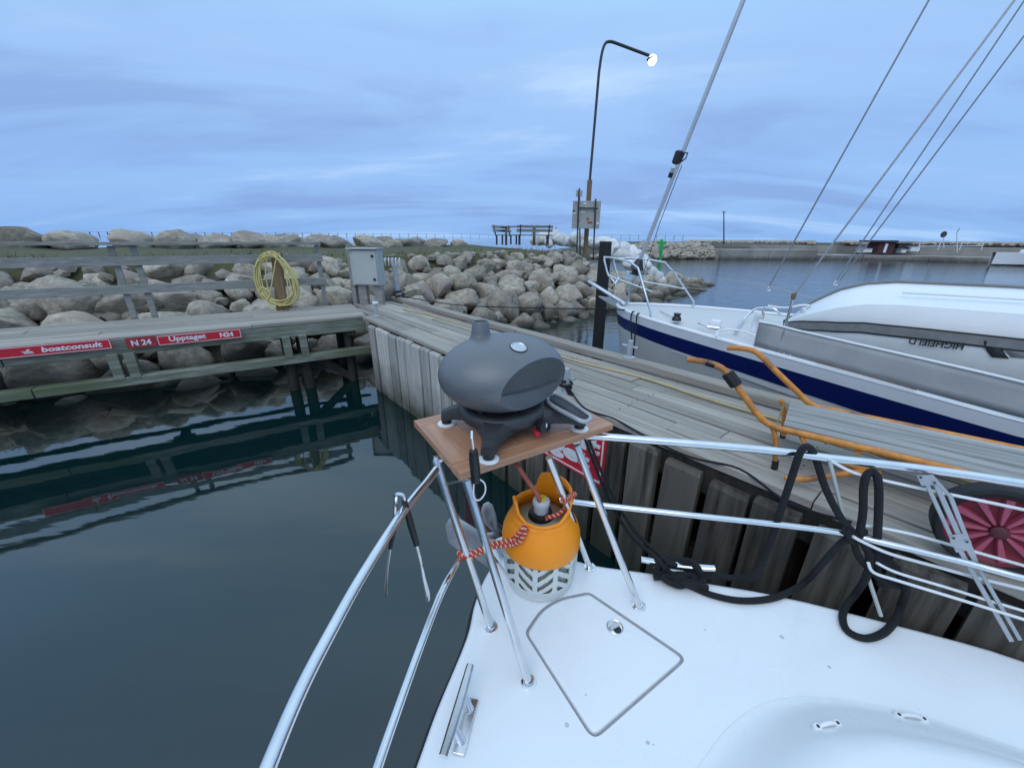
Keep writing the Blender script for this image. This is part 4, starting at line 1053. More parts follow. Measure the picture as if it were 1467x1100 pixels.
for i in range(9):
    c = ch[0].lerp(ch[2], i / 8); mb.tube([c + V(.012 * math.cos(a), .012 * math.sin(a) * (i % 2), .012 * math.sin(a) * ((i + 1) % 2)) for a in [k_ * 1.05 for k_ in range(6)]], .0035, 5, closed=True)
part('anchor_chain', mb, ANCH, FBT)['kind'] = 'stuff'
part('windlass', MB().lathe([(.05, 0), (.045, .03), (.03, .05), (.042, .075), (.0, .08)], P(969, 459, 1.78), 14, cap=False), BLACK, FBT)
gpp = [P(1026, 482, 1.77), P(1030, 474, 1.79), P(1046, 472, 1.79), P(1066, 475, 1.79), P(1084, 482, 1.77)]
solo('coiled_line', MB().tube(smooth(gpp, 5), .009, 7), WHITE, 'loose white line lying on the yacht foredeck by the hoop', 'rope')
# mooring lines of the yacht
solo('mooring_line', MB().tube(smooth([b3 + V(.05, -.02, .1), P(640, 437, 1.62).lerp(PY(640, 437, 5.9), .0) if False else b3.lerp(FB(.22, -.33, 1.78), .33) + V(0, 0, -.02), b3.lerp(FB(.22, -.33, 1.78), .66) + V(0, 0, -.02), FB(.22, -.33, 1.785)], 6), .008, 6), ROPEK,
     'thin dark mooring line running from the yacht bow across to the pier corner', 'rope')
for (a_, b_), lab in (((903, 901), 'left-hand black line hanging in a loop from the yacht bow'), ((911, 908), 'right-hand black line hanging down from the yacht bow')):
    s_ = hullpt(.36 if a_ < 905 else .44, 0, -1, .03) + V(0, 0, .03)
    solo('hanging_line', MB().tube(smooth([s_ + BN * .08, s_, s_ + V(0, 0, -.12) - BN * .0, PL(907, 515, B0, BA, -.62)], 5), .0085, 6), ROPEK, lab, 'rope', 'lines hanging from the yacht bow')

# ------------------------------------------------------------------ upturned inflatable dinghy on the foredeck
DG = thing('inflatable_dinghy', 'upturned grey inflatable dinghy with a white hull lying on the yacht deck', 'dinghy', FB(3.4, -.35, 1.72))
NC = -.38
def DP(t, n, z): return FB(t, NC + n, z)
HWD = [(1.84, .02), (1.88, .14), (1.95, .26), (2.05, .38), (2.2, .50), (2.4, .58), (2.7, .64), (3.1, .66), (5.0, .66)]
SZ = [(1.84, 1.80), (1.95, 1.86), (2.1, 1.90), (2.36, 1.945), (2.7, 1.955), (3.2, 1.95), (5, 1.95)]
KZ = [(1.84, 1.83), (1.95, 1.98), (2.08, 2.09), (2.2, 2.175), (2.35, 2.235), (2.55, 2.265), (3.2, 2.27), (5, 2.25)]
TD = [1.84, 1.88, 1.92, 1.98, 2.05, 2.12, 2.2, 2.28, 2.36, 2.45, 2.55, 2.7, 2.9, 3.1, 3.5, 4, 4.5, 5.0]
rows = []
for t in TD:
    w, z0_, zk = interp(HWD, t), interp(SZ, t) + .03, interp(KZ, t)
    prof = [(1.0, 0), (.97, .22), (.90, .40), (.78, .52), (.74, .55), (.4, .80), (.06, .985), (0, 1)]
    L_ = [DP(t, -w * a, z0_ + (zk - z0_) * b) for a, b in prof]; R_ = [DP(t, w * a, z0_ + (zk - z0_) * b) for a, b in prof[-2::-1]]
    rows.append(L_ + R_)
part('bottom', MB().grid([r[4:11] for r in rows]), GEL, DG, ang=40)
DTUBE = mat('dinghy_tube', (.58, .58, .57), (.53, .53, .52), rough=.6, scale=3)
part('side_panel', MB().grid([r[0:5] for r in rows]).grid([r[10:15] for r in rows]), mat('dinghy_light', (.60, .60, .59), (.55, .55, .54), rough=.5, scale=3), DG, ang=40)
rows2 = []
for t in TD:
    w, z0_ = interp(HWD, t), interp(SZ, t); bz = 1.66 - .04 * min(1, (t - 1.84))
    rows2.append([DP(t, s_ * w * a, z0_ + (bz - z0_) * b) for s_, a, b in ((-1, 1.0, -.05), (-1, 1.03, .2), (-1, .98, .55), (-1, .84, .85), (-1, .6, 1.0), (1, .6, 1.0), (1, .84, .85), (1, .98, .55), (1, 1.03, .2), (1, 1.0, -.05))])
part('buoyancy_tube', MB().grid(rows2, flip=True), DTUBE, DG, ang=50)
SKM = mat('strake_grey', (.20, .195, .19), (.16, .155, .15), rough=.7, scale=12)
for s_ in (-1, 1):
    ct = [DP(t, s_ * (interp(HWD, t) + .010), interp(SZ, t) + .012) for t in TD]
    mbs = MB().grid([[c + V(0, 0, .034) , c + V(0, 0, .030) + BN * s_ * .016, c + V(0, 0, -.030) + BN * s_ * .016, c + V(0, 0, -.034)] for c in ct], flip=s_ > 0)
    part('rubbing_strake', mbs, SKM, DG)
    for dz in (.037, -.037): part('black_piping', MB().tube([c + V(0, 0, dz) + BN * s_ * .006 for c in ct], .0075, 6), BLACK, DG)
    kk = [DP(t, s_ * .03, interp(KZ, t) + .006) for t in TD]
part('keel_strip', MB().tube([DP(t, 0.0, interp(KZ, t) + .008) for t in TD[3:]], .014, 8), SKM, DG)
for q in (-.36, .36): part('bottom_runner', MB().tube([DP(t, q, interp(SZ, t) + .03 + (interp(KZ, t) - interp(SZ, t) - .03) * .80 + .014) for t in TD[10:]], .012, 6), GEL, DG)
# name upside down on the tube, as the boat lies
def on_tube(px, py, off): return PL(px, py, DP(0, 0, 0), BA, -(.66 * .995 + off))
la, lb = on_tube(1383, 491.5, .02), on_tube(1303, 485.5, .02)
lettering('name_lettering', 'HIGHFIELD', .08, V(la.x, la.y, la.z), -BA, (0, 0, -1), BLACK, DG, bold=.0016, width=(la - lb).length, height=.05)
for px0, px1, m in ((1409, 1434, BLACK), (1436, 1462, SKM)):
    a = [on_tube(px0 + 4 * k_ * k_ / 3, 488 + 8 * k_, .024) for k_ in range(4)]; b = [on_tube(px1 + 4 * k_ * k_ / 3, 490 + 8 * k_, .024) for k_ in range(4)]
    part('tube_band', MB().grid([a, b], flip=False), m, DG, solid=.004)
pnt = [DP(1.9, -.05, 1.92), PL(1160, 440, DP(0, 0, 0), BA, -.1), PL(1150, 437, DP(0, 0, 0), BA, -.15), PL(1125, 441, DP(0, 0, 0), BA, -.2), PL(1100, 438, DP(0, 0, 0), BA, -.2)]
solo('painter_line', MB().tube(smooth(pnt, 5), .009, 6), WHITE, 'white painter line knotted at the dinghy bow', 'rope')
solo('painter_knot', MB().tube(smooth([DP(1.98 + .03 * math.cos(a), -.12 + .03 * math.sin(a), 1.99 + .02 * math.sin(2 * a)) for a in [k_ * .8 for k_ in range(15)]], 3), .009, 6), WHITE, 'bunched white rope knot against the dinghy bow', 'rope')

# ------------------------------------------------------------------ our own boat: bow deck, hatch, pulpit
DZ = 1.25
C0 = V(.277, .9525, 0); OA = V(-.529, .848, 0).normalized(); ON = V(.848, .529, 0).normalized()
def OB(t, n, z): return C0 + OA * t + ON * n + V(0, 0, z)
HB = [(.512, .0), (.508, .035), (.495, .075), (.47, .115), (.43, .165), (.357, .235), (.257, .315), (.1, .49), (0, .59), (-.25, .845), (-.55, 1.09), (-.82, 1.285), (-1.05, 1.335), (-1.8, 1.34), (-3, 1.34), (-4.2, 1.30)]
MYB = thing('motor_boat', 'white boat foredeck with steel pulpit, the boat the picture is taken from', 'boat', OB(-1, 0, DZ))
half = smooth([V(t, h, 0) for t, h in HB], 4)
outl = [(p.x, -.04 + p.y) for p in half] + [(p.x, -.04 - p.y) for p in half[:0:-1]]          # closed, starting at the stem
def inset(poly, d):
    out = []; m = len(poly)
    for i in range(m):
        a, b, c = Vector(poly[i - 1]), Vector(poly[i]), Vector(poly[(i + 1) % m])
        e1, e2 = (b - a), (c - b)
        e1 = e1.normalized() if e1.length > 1e-9 else e2.normalized(); e2 = e2.normalized() if e2.length > 1e-9 else e1
        n1_, n2_ = Vector((-e1.y, e1.x)), Vector((-e2.y, e2.x)); nn = (n1_ + n2_); nn = nn.normalized() if nn.length > .1 else n1_
        out.append(tuple(b + nn * d))
    return out
area = sum(outl[i - 1][0] * outl[i][1] - outl[i][0] * outl[i - 1][1] for i in range(len(outl))) / 2
sg_ = 1 if area > 0 else -1
def tn(px, py, z=DZ): p = P(px, py, z) - C0; return (p.dot(OA), p.dot(ON))
def round_poly(pts, rs, k=7):
    out = []; m = len(pts)
    for i in range(m):
        a, b, c = Vector(pts[i - 1]), Vector(pts[i]), Vector(pts[(i + 1) % m])
        u, v = (a - b), (c - b); lu, lv = u.length, v.length; u.normalize(); v.normalize()
        ang = u.angle(v); tl_ = min(rs[i] / math.tan(ang / 2), .46 * lu, .46 * lv)
        p0, p1 = b + u * tl_, b + v * tl_
        for j in range(k):
            f = j / (k - 1); out.append(tuple(p0 * (1 - f) ** 2 + b * 2 * f * (1 - f) + p1 * f * f))
    return out
hat = round_poly([tn(*q) for q in [(751, 906), (774, 872), (800, 856), (844, 847), (986, 943), (850, 1062)]], [.035, .3, .3, .04, .03, .035])
ha = sum(hat[i - 1][0] * hat[i][1] - hat[i][0] * hat[i - 1][1] for i in range(len(hat))) / 2
hs_ = 1 if ha > 0 else -1
# coachroof footprint
kr_px = [(940, 1180), (985, 1120), (1010, 1085), (1040, 1046), (1080, 1014), (1125, 1000), (1190, 999), (1290, 1017), (1380, 1044), (1467, 1074), (1560, 1105)]
kr = [tn(*q) for q in kr_px]
# deck sheet with the hatch opening
ins = inset(outl, .022 * sg_)
bm = bmesh.new()
def ring(poly, z):
    vs = [bm.verts.new(OB(a, b, z) - OB(-1, 0, DZ)) for a, b in poly]
    return vs, [bm.edges.new((vs[i - 1], vs[i])) for i in range(len(vs))]
vo, eo = ring(ins, DZ); vi, ei = ring(hat, DZ)
bmesh.ops.triangle_fill(bm, use_beauty=True, edges=eo + ei)
for f in bm.faces:
    if f.normal.z < 0: f.normal_flip()
me = bpy.data.meshes.new('deck'); bm.to_mesh(me); bm.free(); me.materials.append(GEL)
dk = bpy.data.objects.new('deck', me); COL.objects.link(dk); dk.parent = MYB; BASE[dk] = OB(-1, 0, DZ)
# rounded deck edge and hull sides
prof_ = [(.022, 0), (.012, -.002), (.004, -.008), (.0, -.018), (-.004, -.045), (.02, -.14), (.07, -.5), (.18, -1.0), (.3, -1.5)]
rows = [[OB(a, b, DZ + z) for a, b in inset(outl, d * sg_)] for d, z in prof_[:5]]
part('gunwale', MB().grid(rows, closed=True, flip=(sg_ > 0)), GEL, MYB, ang=60)
def scal(poly, k): return [(a - .35 * k * max(0, (a + 1.2)) / 1.7, b * (1 - .35 * k)) for a, b in poly]
rows = [[OB(a, b, DZ + z) for a, b in scal(inset(outl, .002 * sg_), k)] for k, z in ((0, -.045), (.12, -.2), (.4, -.6), (.8, -1.1), (1.2, -1.7))]
part('hull', MB().grid(rows, closed=True, flip=(sg_ > 0)), GEL, MYB, ang=60)
rub = [OB(a, b, DZ - .058) for a, b in inset(outl, -.006 * sg_)]
part('dark_edge_strip', MB().tube(rub, .013, 8, closed=True), RUBBER, MYB)  # black strip round the hull just under the deck edge
# hatch: well, gasket, lid, latch
rows = [[OB(a, b, DZ + z) for a, b in hat] for z in (0, -.018)]
rows.append([OB(a, b, DZ - .018) for a, b in inset(hat, .03 * hs_)])
part('hatch_gutter', MB().grid(rows, closed=True, flip=(hs_ < 0)), GASKET, MYB, ang=40)
lidp = inset(hat, .0105 * hs_)
rows = [[OB(a, b, DZ + z) for a, b in inset(lidp, d * hs_)] for d, z in ((0, -.017), (0, -.004), (.0015, .0), (.005, .0025), (.010, .003))]
mb = MB().grid(rows, closed=True, flip=(hs_ < 0)); n_ = len(lidp); o_ = len(mb.v) - n_
mb.f.append(tuple(o_ + i for i in (range(n_) if hs_ * 1 > 0 else reversed(range(n_)))))
# frame (OA, ON) is left handed seen from above, so turn the lid top upward
lid = part('locker_hatch', mb, GEL, MYB, ang=40)
bm = bmesh.new(); bm.from_mesh(lid.data)
bmesh.ops.recalc_face_normals(bm, faces=bm.faces)
if max(bm.faces, key=lambda f: f.calc_area()).normal.z < 0: bmesh.ops.reverse_faces(bm, faces=bm.faces)
bm.to_mesh(lid.data); bm.free()
lc = P(881, 898, DZ + .004)
lt = part('latch', MB().lathe([(.030, 0), (.030, .0025), (.0285, .0035), (.0265, .0025), (.0255, .001), (.0, .001)], lc, 28, cap=False), STEEL, lid)
part('latch_handle', MB().beam(lc + V(-.020, -.008, .0035), lc + V(.018, .010, .0035), .015, .0035), STEELB, lt, bevel=.0015)
part('latch_recess', MB().lathe([(.015, .0016), (.0, .0018)], lc + V(.006, -.010, .0), 14, cap=False), BLACK, lt)
SCUFF = mat('scuff', (.42, .42, .42), (.60, .61, .62), rough=.6, scale=120)
for px, py, w_, ob_ in ((839, 995, .004, lid), (928, 1063, .006, MYB), (936, 1066, .003, MYB), (812, 1038, .007, MYB), (1120, 912, .008, MYB), (1010, 902, .004, MYB), (1188, 955, .006, MYB)):
    q = P(px, py, DZ + (.0031 if ob_ is lid else .0001)); part('scuff_mark', MB().lathe([(w_, 0), (w_ * .7, .0004), (.0, .0005)], q, 9, cap=False), SCUFF, ob_)
# coachroof
Q = (-3.2, -.1)
k2 = kr + []
rows = []
for f in (0, .006, .012, .02, .03, .04, .05, .062, .078, .14, .3, .6, 1.0):
    h = .12 * (lambda x: x * x * (3 - 2 * x))(min(1, f / .078)) + .02 * max(0, f - .078)
    sm_k = smooth([V(a, b, 0) for a, b in k2], 5)
    rows.append([OB(p.x + (Q[0] - p.x) * f, p.y + (Q[1] - p.y) * f, DZ + .0015 + h) for p in sm_k])
cr_ = part('coachroof', MB().grid(rows, flip=False), GEL, MYB, ang=75)
bm = bmesh.new(); bm.from_mesh(cr_.data)
if sum(f.normal.z for f in bm.faces) < 0: bmesh.ops.reverse_faces(bm, faces=bm.faces)
bm.to_mesh(cr_.data); bm.free()
from mathutils.bvhtree import BVHTree
rbv = BVHTree.FromPolygons([v.co.copy() for v in cr_.data.vertices], [tuple(p.vertices) for p in cr_.data.polygons])
def on_roof(px, py):
    h_ = rbv.ray_cast(V(0, 0, EYE) - OB(-1, 0, DZ), ray(px, py).normalized())[0]
    return h_ + OB(-1, 0, DZ) if h_ else P(px, py, DZ + .05)
for (ax_, ay_), (bx2, by2) in (((1171, 1042), (1199, 1037)), ((1287, 1025), (1323, 1031))):
    a, b = on_roof(ax_, ay_), on_roof(bx2, by2); d_ = (b - a).normalized()
    pe = part('pad_eye', MB().tube(smooth([a + V(0, 0, -.004), a.lerp(b, .25) + V(0, 0, .011), a.lerp(b, .75) + V(0, 0, .011), b + V(0, 0, -.004)], 4), .0055, 8), WHITE, MYB)
    for q in (a, b): part('eye_foot', MB().lathe([(.013, -.02), (.013, .002), (.009, .007), (.0, .008)], q, 14, cap=False), WHITE, pe)
    for q in (a, b): part('screw_hole', MB().lathe([(.0045, .0083), (.0, .0086)], q, 10, cap=False), BLACK, pe)
# pulpit legs and rails
RL = .0138
pb1, pt1 = P(757, 977, DZ), P(668, 688, 1.893)
pb2, pt2 = P(703, 898, DZ), P(627, 668, 1.862)
pb3, pt3 = P(915, 868, DZ), P(826, 638, 1.893)
pb4, pt4 = P(845, 812, DZ), P(786, 654, 1.893)
PLP = part('pulpit_leg', MB().tube([pb1, pt1], RL, 14), STEEL, MYB)
part('pulpit_leg', MB().tube(smooth([pb2, pb2.lerp(pt2, .5), pt2, pt2 + V(.006, .012, .02), pt2 + V(.03, .04, .031)], 5), RL, 14), STEEL, MYB)
part('pulpit_leg', MB().tube([pb3, pt3], RL, 14), STEEL, MYB); part('pulpit_leg', MB().tube([pb4, pt4], RL, 14), STEEL, MYB)
for q, t_ in ((pb1, pt1), (pb2, pt2), (pb3, pt3), (pb4, pt4)):
    part('leg_flange', MB().lathe([(.026, -.001), (.026, .0025), (.024, .0035), (.0165, .004), (.0150, .010), (.0142, .014)], q, 24), STEEL, MYB)
rail_l = [pt2 + V(-.001, .004, -.006)] + [P(*q, 1.852) for q in [(612, 690), (596, 709), (570, 743), (520, 822), (480, 893), (432, 985), (383, 1100), (355, 1180)]]
part('top_rail', MB().tube(smooth(rail_l, 5), RL, 14), STEEL, MYB)
l2m = lambda k: pb2.lerp(pt2, k)
j2 = PL(660, 797, pb2, (pt2 - pb2))
rail_l2 = [j2] + [P(*q, 1.58) for q in [(645, 823), (628, 858), (602, 925), (572, 1008), (540, 1100), (522, 1160)]]
part('mid_rail', MB().tube(smooth(rail_l2, 5), RL * .82, 14), STEEL, MYB)
rail_r = [P(*q, 1.862) for q in [(800, 622), (868, 626), (985, 635), (1100, 645), (1185, 656), (1300, 669), (1390, 681), (1467, 693), (1600, 712)]]
part('top_rail', MB().tube(smooth(rail_r, 5), RL * 1.12, 14), STEEL, MYB)
j4 = PL(806, 715, pb4, (pt4 - pb4))
rail_r2 = [j4] + [P(*q, 1.58) for q in [(822, 719), (1000, 739), (1120, 752), (1209, 764), (1260, 776), (1385, 806), (1467, 828), (1560, 850)]]
part('mid_rail', MB().tube(smooth(rail_r2, 5), RL * .85, 14), STEEL, MYB)
part('tie_rod', MB().tube([PL(636, 694, pb2, (pt2 - pb2)), PL(668, 687, pb1, (pt1 - pb1))], .004, 8), STEELB, MYB)
# under-board frame carrying the shelf
part('shelf_frame', MB().tube([OB(.36, -.25, 1.889), OB(.62, -.27, 1.889), OB(.62, .24, 1.889), OB(.36, .23, 1.889)], .011, 10, closed=True), STEEL, MYB)
# side rails, wires, brace on the right
rp0 = P(985, 635, 1.862); rpd = P(1467, 693, 1.862) - rp0; rpd.z = 0
def RPL(px, py, off=0): return PL(px, py, rp0, rpd, off)
def rwire(name, off, pxs, r, m=WHITE): part(name, MB().tube(smooth([RPL(*q, off) for q in pxs], 5), r, 8), m, MYB)
rwire('lifeline', 0, [(1186, 657), (1210, 671), (1240, 682), (1326, 701), (1400, 716), (1467, 730), (1560, 750)], .0055)
rwire('lifeline', -.01, [(1216, 763), (1226, 757), (1240, 753), (1306, 765), (1385, 787), (1467, 810), (1560, 836)], .0055)
rwire('lifeline', -.05, [(1222, 768), (1234, 775), (1275, 793), (1340, 811), (1402, 828), (1467, 844), (1560, 868)], .0058)
rwire('lifeline', -.09, [(1256, 806), (1285, 820), (1352, 840), (1410, 858), (1467, 875), (1560, 902)], .005)
rwire('lifeline', -.11, [(1244, 806), (1252, 820), (1288, 832), (1380, 860), (1467, 887), (1560, 915)], .0052)
part('stanchion', MB().tube([RPL(1188, 658), RPL(1213, 762), RPL(1237, 806, -.03), RPL(1262, 882, -.10)], .0068, 8), BOXG, MYB)
brp = []
def flat(name, a, b, w=.018, parent=MYB): return part(name, MB().beam(RPL(*a, -.012), RPL(*b, -.012), w, .005, up=(0, 0, 1) if False else (-rpd.y, rpd.x, 0)), ANCH, parent)
brk = thing('folding_ladder', 'folding grey aluminium ladder bars hung inside the right-hand rails', 'ladder', RPL(1455, 918, -.012))
for a, b, w in (((1328, 694), (1372, 790), .011), ((1341, 694), (1383, 788), .014), ((1334, 681), (1362, 712), .010), ((1360, 708), (1398, 805), .012), ((1374, 786), (1449, 918), .013), ((1386, 786), (1461, 916), .011)):
    p, q = RPL(*a, -.02 - .10 * max(0, (a[1] - 690) / 228)), RPL(*b, -.02 - .10 * max(0, (b[1] - 690) / 228)); nrm = V(-rpd.y, rpd.x, 0).normalized()
    part('side_bar', MB().beam(p, q, .007, w, up=(q - p).cross(nrm)), ANCH, brk, bevel=.001)
for quad in ([(1313, 681), (1336, 680), (1346, 694), (1320, 696)], [(1360, 767), (1378, 764), (1392, 776), (1388, 790), (1362, 782)]):
    nrm = V(-rpd.y, rpd.x, 0).normalized(); vs = [RPL(*q, -.026 - .10 * max(0, (q[1] - 690) / 228)) for q in quad] + [RPL(*q, -.022 - .10 * max(0, (q[1] - 690) / 228)) for q in quad]; m_ = len(quad)
    hb = part('hinge_plate', MB().add(vs, [tuple(range(m_)), tuple(reversed(range(m_, 2 * m_)))] + [(i, i + m_, (i + 1) % m_ + m_, (i + 1) % m_) for i in range(m_)]), ANCH, brk, bevel=.001)
    for q in quad[:4:2]:
        c_ = RPL(q[0] * .6 + sum(k[0] for k in quad) / m_ * .4, q[1] * .6 + sum(k[1] for k in quad) / m_ * .4, -.030 - .10 * max(0, (q[1] - 690) / 228)); part('rivet', MB().lathe([(.004, 0), (.003, .002), (.0, .0025)], c_, 10, axis=-nrm, cap=False), BLACK, hb)

# cleats
def cleat(a, b, base_c, nm='deck_cleat'):
    d_ = (b - a).normalized(); L = (b - a).length; sd_ = V(-d_.y, d_.x, 0); m_ = a.lerp(b, .5)
    c = part(nm, MB().box(V(base_c.x, base_c.y, DZ + .005), d_ * L * .30, sd_ * .018, V(0, 0, .005)), STEEL, MYB, bevel=.003)
    rows = []
    for k_ in range(13):
        f = k_ / 12; p = a.lerp(b, f); w = .0115 + .0025 * math.sin(math.pi * f); hgt_ = .0095; up_ = .008 * (2 * f - 1) ** 2
        rows.append([p + sd_ * w * x + V(0, 0, hgt_ * z + up_) for x, z in ((-1, -.5), (-.6, -1), (.6, -1), (1, -.5), (1, .5), (.6, 1), (-.6, 1), (-1, .5))])
    mbx = MB().grid(rows, closed=True); mbx.f.append(tuple(range(8))); mbx.f.append(tuple(reversed(range(96, 104))))
    part('horn', mbx, STEEL, c, ang=30)
    for s_ in (-.17, .17): part('horn_foot', MB().tube([V(base_c.x, base_c.y, DZ + .006) + d_ * s_ * L, m_ + d_ * s_ * L], [.013, .010], 12), STEEL, c)
    return c
cleat(P(674, 955, DZ + .052), P(635, 1086, DZ + .052), P(668, 1040, DZ))
scA, scB = P(918, 803, DZ + .05), P(1023, 816, DZ + .05)
cleat(scA, scB, (scA + scB) / 2)

# bow roller fitting just showing behind the gas bottle
part('bow_roller', MB().beam(OB(.40, -.05, DZ + .012), OB(.60, -.05, DZ + .012), .09, .02), STEELB, MYB, bevel=.004)
# anchor hanging at the bow
AN = thing('bow_anchor', 'grey galvanised claw anchor stowed at the bow behind the gas bottle', 'anchor', PY(690, 790, 1.55))
def lobe(pxs, y0, dy, cx, cy, bulge):
    mb = MB(); n = len(pxs); ctr = PY(cx, cy, y0 + bulge); ringv = []
    for k_ in (1, .66, .33):
        ringv.append([PY(cx + (px - cx) * k_, cy + (py - cy) * k_, y0 + dy * (px - cx) / 50 * k_ + bulge * (1 - k_ * k_)) for px, py in pxs])
    mb.grid(ringv, closed=True); o = len(mb.v); mb.v.append(ctr); m_ = 2 * n
    for i in range(n): mb.f.append((m_ + i, m_ + (i + 1) % n, o))
    return mb
part('fluke', lobe([(638, 752), (644, 742), (654, 740), (668, 748), (684, 758), (694, 772), (702, 792), (712, 815), (716, 828), (700, 815), (680, 800), (655, 788), (642, 776)], 1.50, -.03, 674, 778, .035), ANCH, AN, ang=70, solid=.012)
part('fluke', lobe([(689, 732), (692, 722), (699, 718), (706, 723), (711, 738), (713, 756), (716, 775), (706, 762), (694, 750)], 1.56, .03, 702, 742, .03), ANCH, AN, ang=70, solid=.012)
part('shank', MB().beam(PY(690, 775, 1.54), OB(.50, -.05, DZ + .05), .022, .05), ANCH, AN, bevel=.004)
part('crown', MB().tube([PY(668, 776, 1.545), PY(690, 770, 1.56), PY(710, 765, 1.585)], [.012, .022, .012], 10), ANCH, AN)

# ------------------------------------------------------------------ teak shelf on the pulpit
BT = 1.928
SH = thing('grill_shelf', 'square reddish wood shelf with end battens mounted on top of the pulpit', 'shelf', OB(.48, 0, BT))
rotb = Matrix((OA, ON * -1 if OA.cross(ON).z < 0 else ON, V(0, 0, 1))).transposed().to_euler()
t0_, t1_, n0_, n1_ = .268, .700, -.345, .305; bw_ = .062; th = .026
npl = 5; wd = (n1_ - n0_) / npl
for i in range(npl):
    me = box_mesh('shelf_plank', t1_ - t0_ - 2 * bw_ - .002, wd - .0012, th, TEAK, .0015)
    piece('shelf_plank', me, SH, OB((t0_ + t1_) / 2, n0_ + wd * (i + .5), BT - th / 2), rot=(0, 0, math.atan2(OA.y, OA.x)))
for t_ in (t0_ + bw_ / 2, t1_ - bw_ / 2):
    me = box_mesh('end_batten', n1_ - n0_, bw_, th, TEAK, .002)
    piece('end_batten', me, SH, OB(t_, (n0_ + n1_) / 2, BT - th / 2), rot=(0, 0, math.atan2(ON.y, ON.x)))

# ------------------------------------------------------------------ the egg shaped gas grill
GC = V(-.034, 1.325, 2.148); ga, gb, gc = .236, .208, .134; GF = -OA; GS = ON
GR = thing('gas_grill', 'dark grey egg-shaped gas grill on four splayed legs, on the wooden shelf', 'grill', V(GC.x, GC.y, BT))
def ell(u, v):
    # egg: a little fuller above
    x, y, z = math.cos(v) * math.cos(u), math.cos(v) * math.sin(u), math.sin(v)
    return V(x, y, z)
def gp(d): return GC + GS * (ga * d.x) + GF * (gb * d.y) + V(0, 0, gc * d.z)
NF = V(.24, .955, -.10).normalized(); HF = .735           # flat front, in unit-sphere space
bm = bmesh.new(); bmesh.ops.create_uvsphere(bm, u_segments=96, v_segments=64, radius=1)
res = bmesh.ops.bisect_plane(bm, geom=bm.verts[:] + bm.edges[:] + bm.faces[:], plane_co=NF * HF, plane_no=NF, clear_outer=True, dist=1e-5)
for v in bm.verts: v.co = gp(v.co.copy()) - V(GC.x, GC.y, BT)
bmesh.ops.recalc_face_normals(bm, faces=bm.faces)
me = bpy.data.meshes.new('shell'); bm.to_mesh(me); bm.free(); me.materials.append(GRILLM); me.shade_smooth()
o = bpy.data.objects.new('shell', me); COL.objects.link(o); o.parent = GR; BASE[o] = V(GC.x, GC.y, BT); SHELL = o
# front: recessed lid face above, flush panel below
e1_ = V(NF.y, -NF.x, 0).normalized(); e2_ = NF.cross(e1_) * -1
if e2_.z < 0: e2_ = -e2_
rc = math.sqrt(1 - HF * HF); midy = -.30
def fp(x, y, d):          # x,y in the unit disc of the cut; d inward depth
    return gp(NF * (HF - d) + e1_ * (x * rc) + e2_ * (y * rc))
def midl(x): return midy - .13 * x + .16 * x * x
rows = []
for i in range(25):
    f = i / 24; row = []
    for k_ in range(41):
        x = -.9995 + 1.999 * k_ / 40; yt = math.sqrt(max(0, 1 - x * x)); ym = min(midl(x), yt)
        y = yt + (ym - yt) * f
        edge = min(1, (1 - math.hypot(x, y)) / .22)
        dep = .06 * (f ** 1.0) * (1 - abs(x) ** 6) * max(0, min(1, edge * 3 + .0))
        row.append(fp(x, y, dep))
    rows.append(row)
part('lid_recess', MB().grid(rows), GRILLD2 if 'GRILLD2' in globals() else mat('grill_recess', (.105, .108, .112), (.095, .098, .102), rough=.38, scale=50), GR, ang=75)
rows = []
for i in range(9):
    f = i / 8; row = []
    for k_ in range(41):
        x = -.9995 + 1.999 * k_ / 40; yt = math.sqrt(max(0, 1 - x * x)); ym = max(-yt, min(midl(x), yt))
        y = ym + (-yt - ym) * f
        row.append(fp(x, y, -.004 * (1 - f)))
    rows.append(row)
part('front_panel', MB().grid(rows), GRILLM, GR, ang=75)
rows = [[], []]
for k_ in range(41):
    x = -.9995 + 1.999 * k_ / 40; yt = math.sqrt(max(0, 1 - x * x)); ym = max(-yt, min(midl(x), yt))
    rows[0].append(fp(x, ym, -.004)); rows[1].append(fp(x, ym, .06 * (1 - abs(x) ** 6) + .002))
part('panel_lip', MB().grid(rows), GRILLM, GR, ang=60)
def on_egg(px, py):
    r = ray(px, py); o_ = V(0, 0, EYE) - GC
    a = V(r.dot(GS) / ga, r.dot(GF) / gb, r.z / gc); b = V(o_.dot(GS) / ga, o_.dot(GF) / gb, o_.z / gc)
    A_, B_, C_ = a.dot(a), 2 * a.dot(b), b.dot(b) - 1; s = (-B_ - math.sqrt(max(0, B_ * B_ - 4 * A_ * C_))) / (2 * A_)
    p = V(0, 0, EYE) + r * s; q = p - GC
    n = (GS * (q.dot(GS) / ga ** 2) + GF * (q.dot(GF) / gb ** 2) + V(0, 0, q.z / gc ** 2)).normalized()
    return p, n
p, n = on_egg(743, 497)
part('badge', MB().lathe([(.0275, -.003), (.0275, .0015), (.024, .003), (.022, .001), (.0, .0012)], p, 28, axis=n, cap=False), STEELB, GR)
part('badge_ring', MB().lathe([(.0305, -.003), (.0305, .001), (.0275, .0012)], p, 28, axis=n, cap=False), BLACK, GR)
p, n = on_egg(689, 481); up = (V(0, 0, 1) + n * .1).normalized()
ch_ = part('chimney', MB().lathe([(.046, -.014), (.038, -.002), (.034, .012), (.0285, .05), (.027, .053), (.024, .053), (.023, .03)], p, 30, axis=up, cap=False), GRILLM, GR)
part('chimney_bore', MB().lathe([(.0235, .034), (.0, .034)], p, 20, axis=up, cap=False), BLACK, ch_)
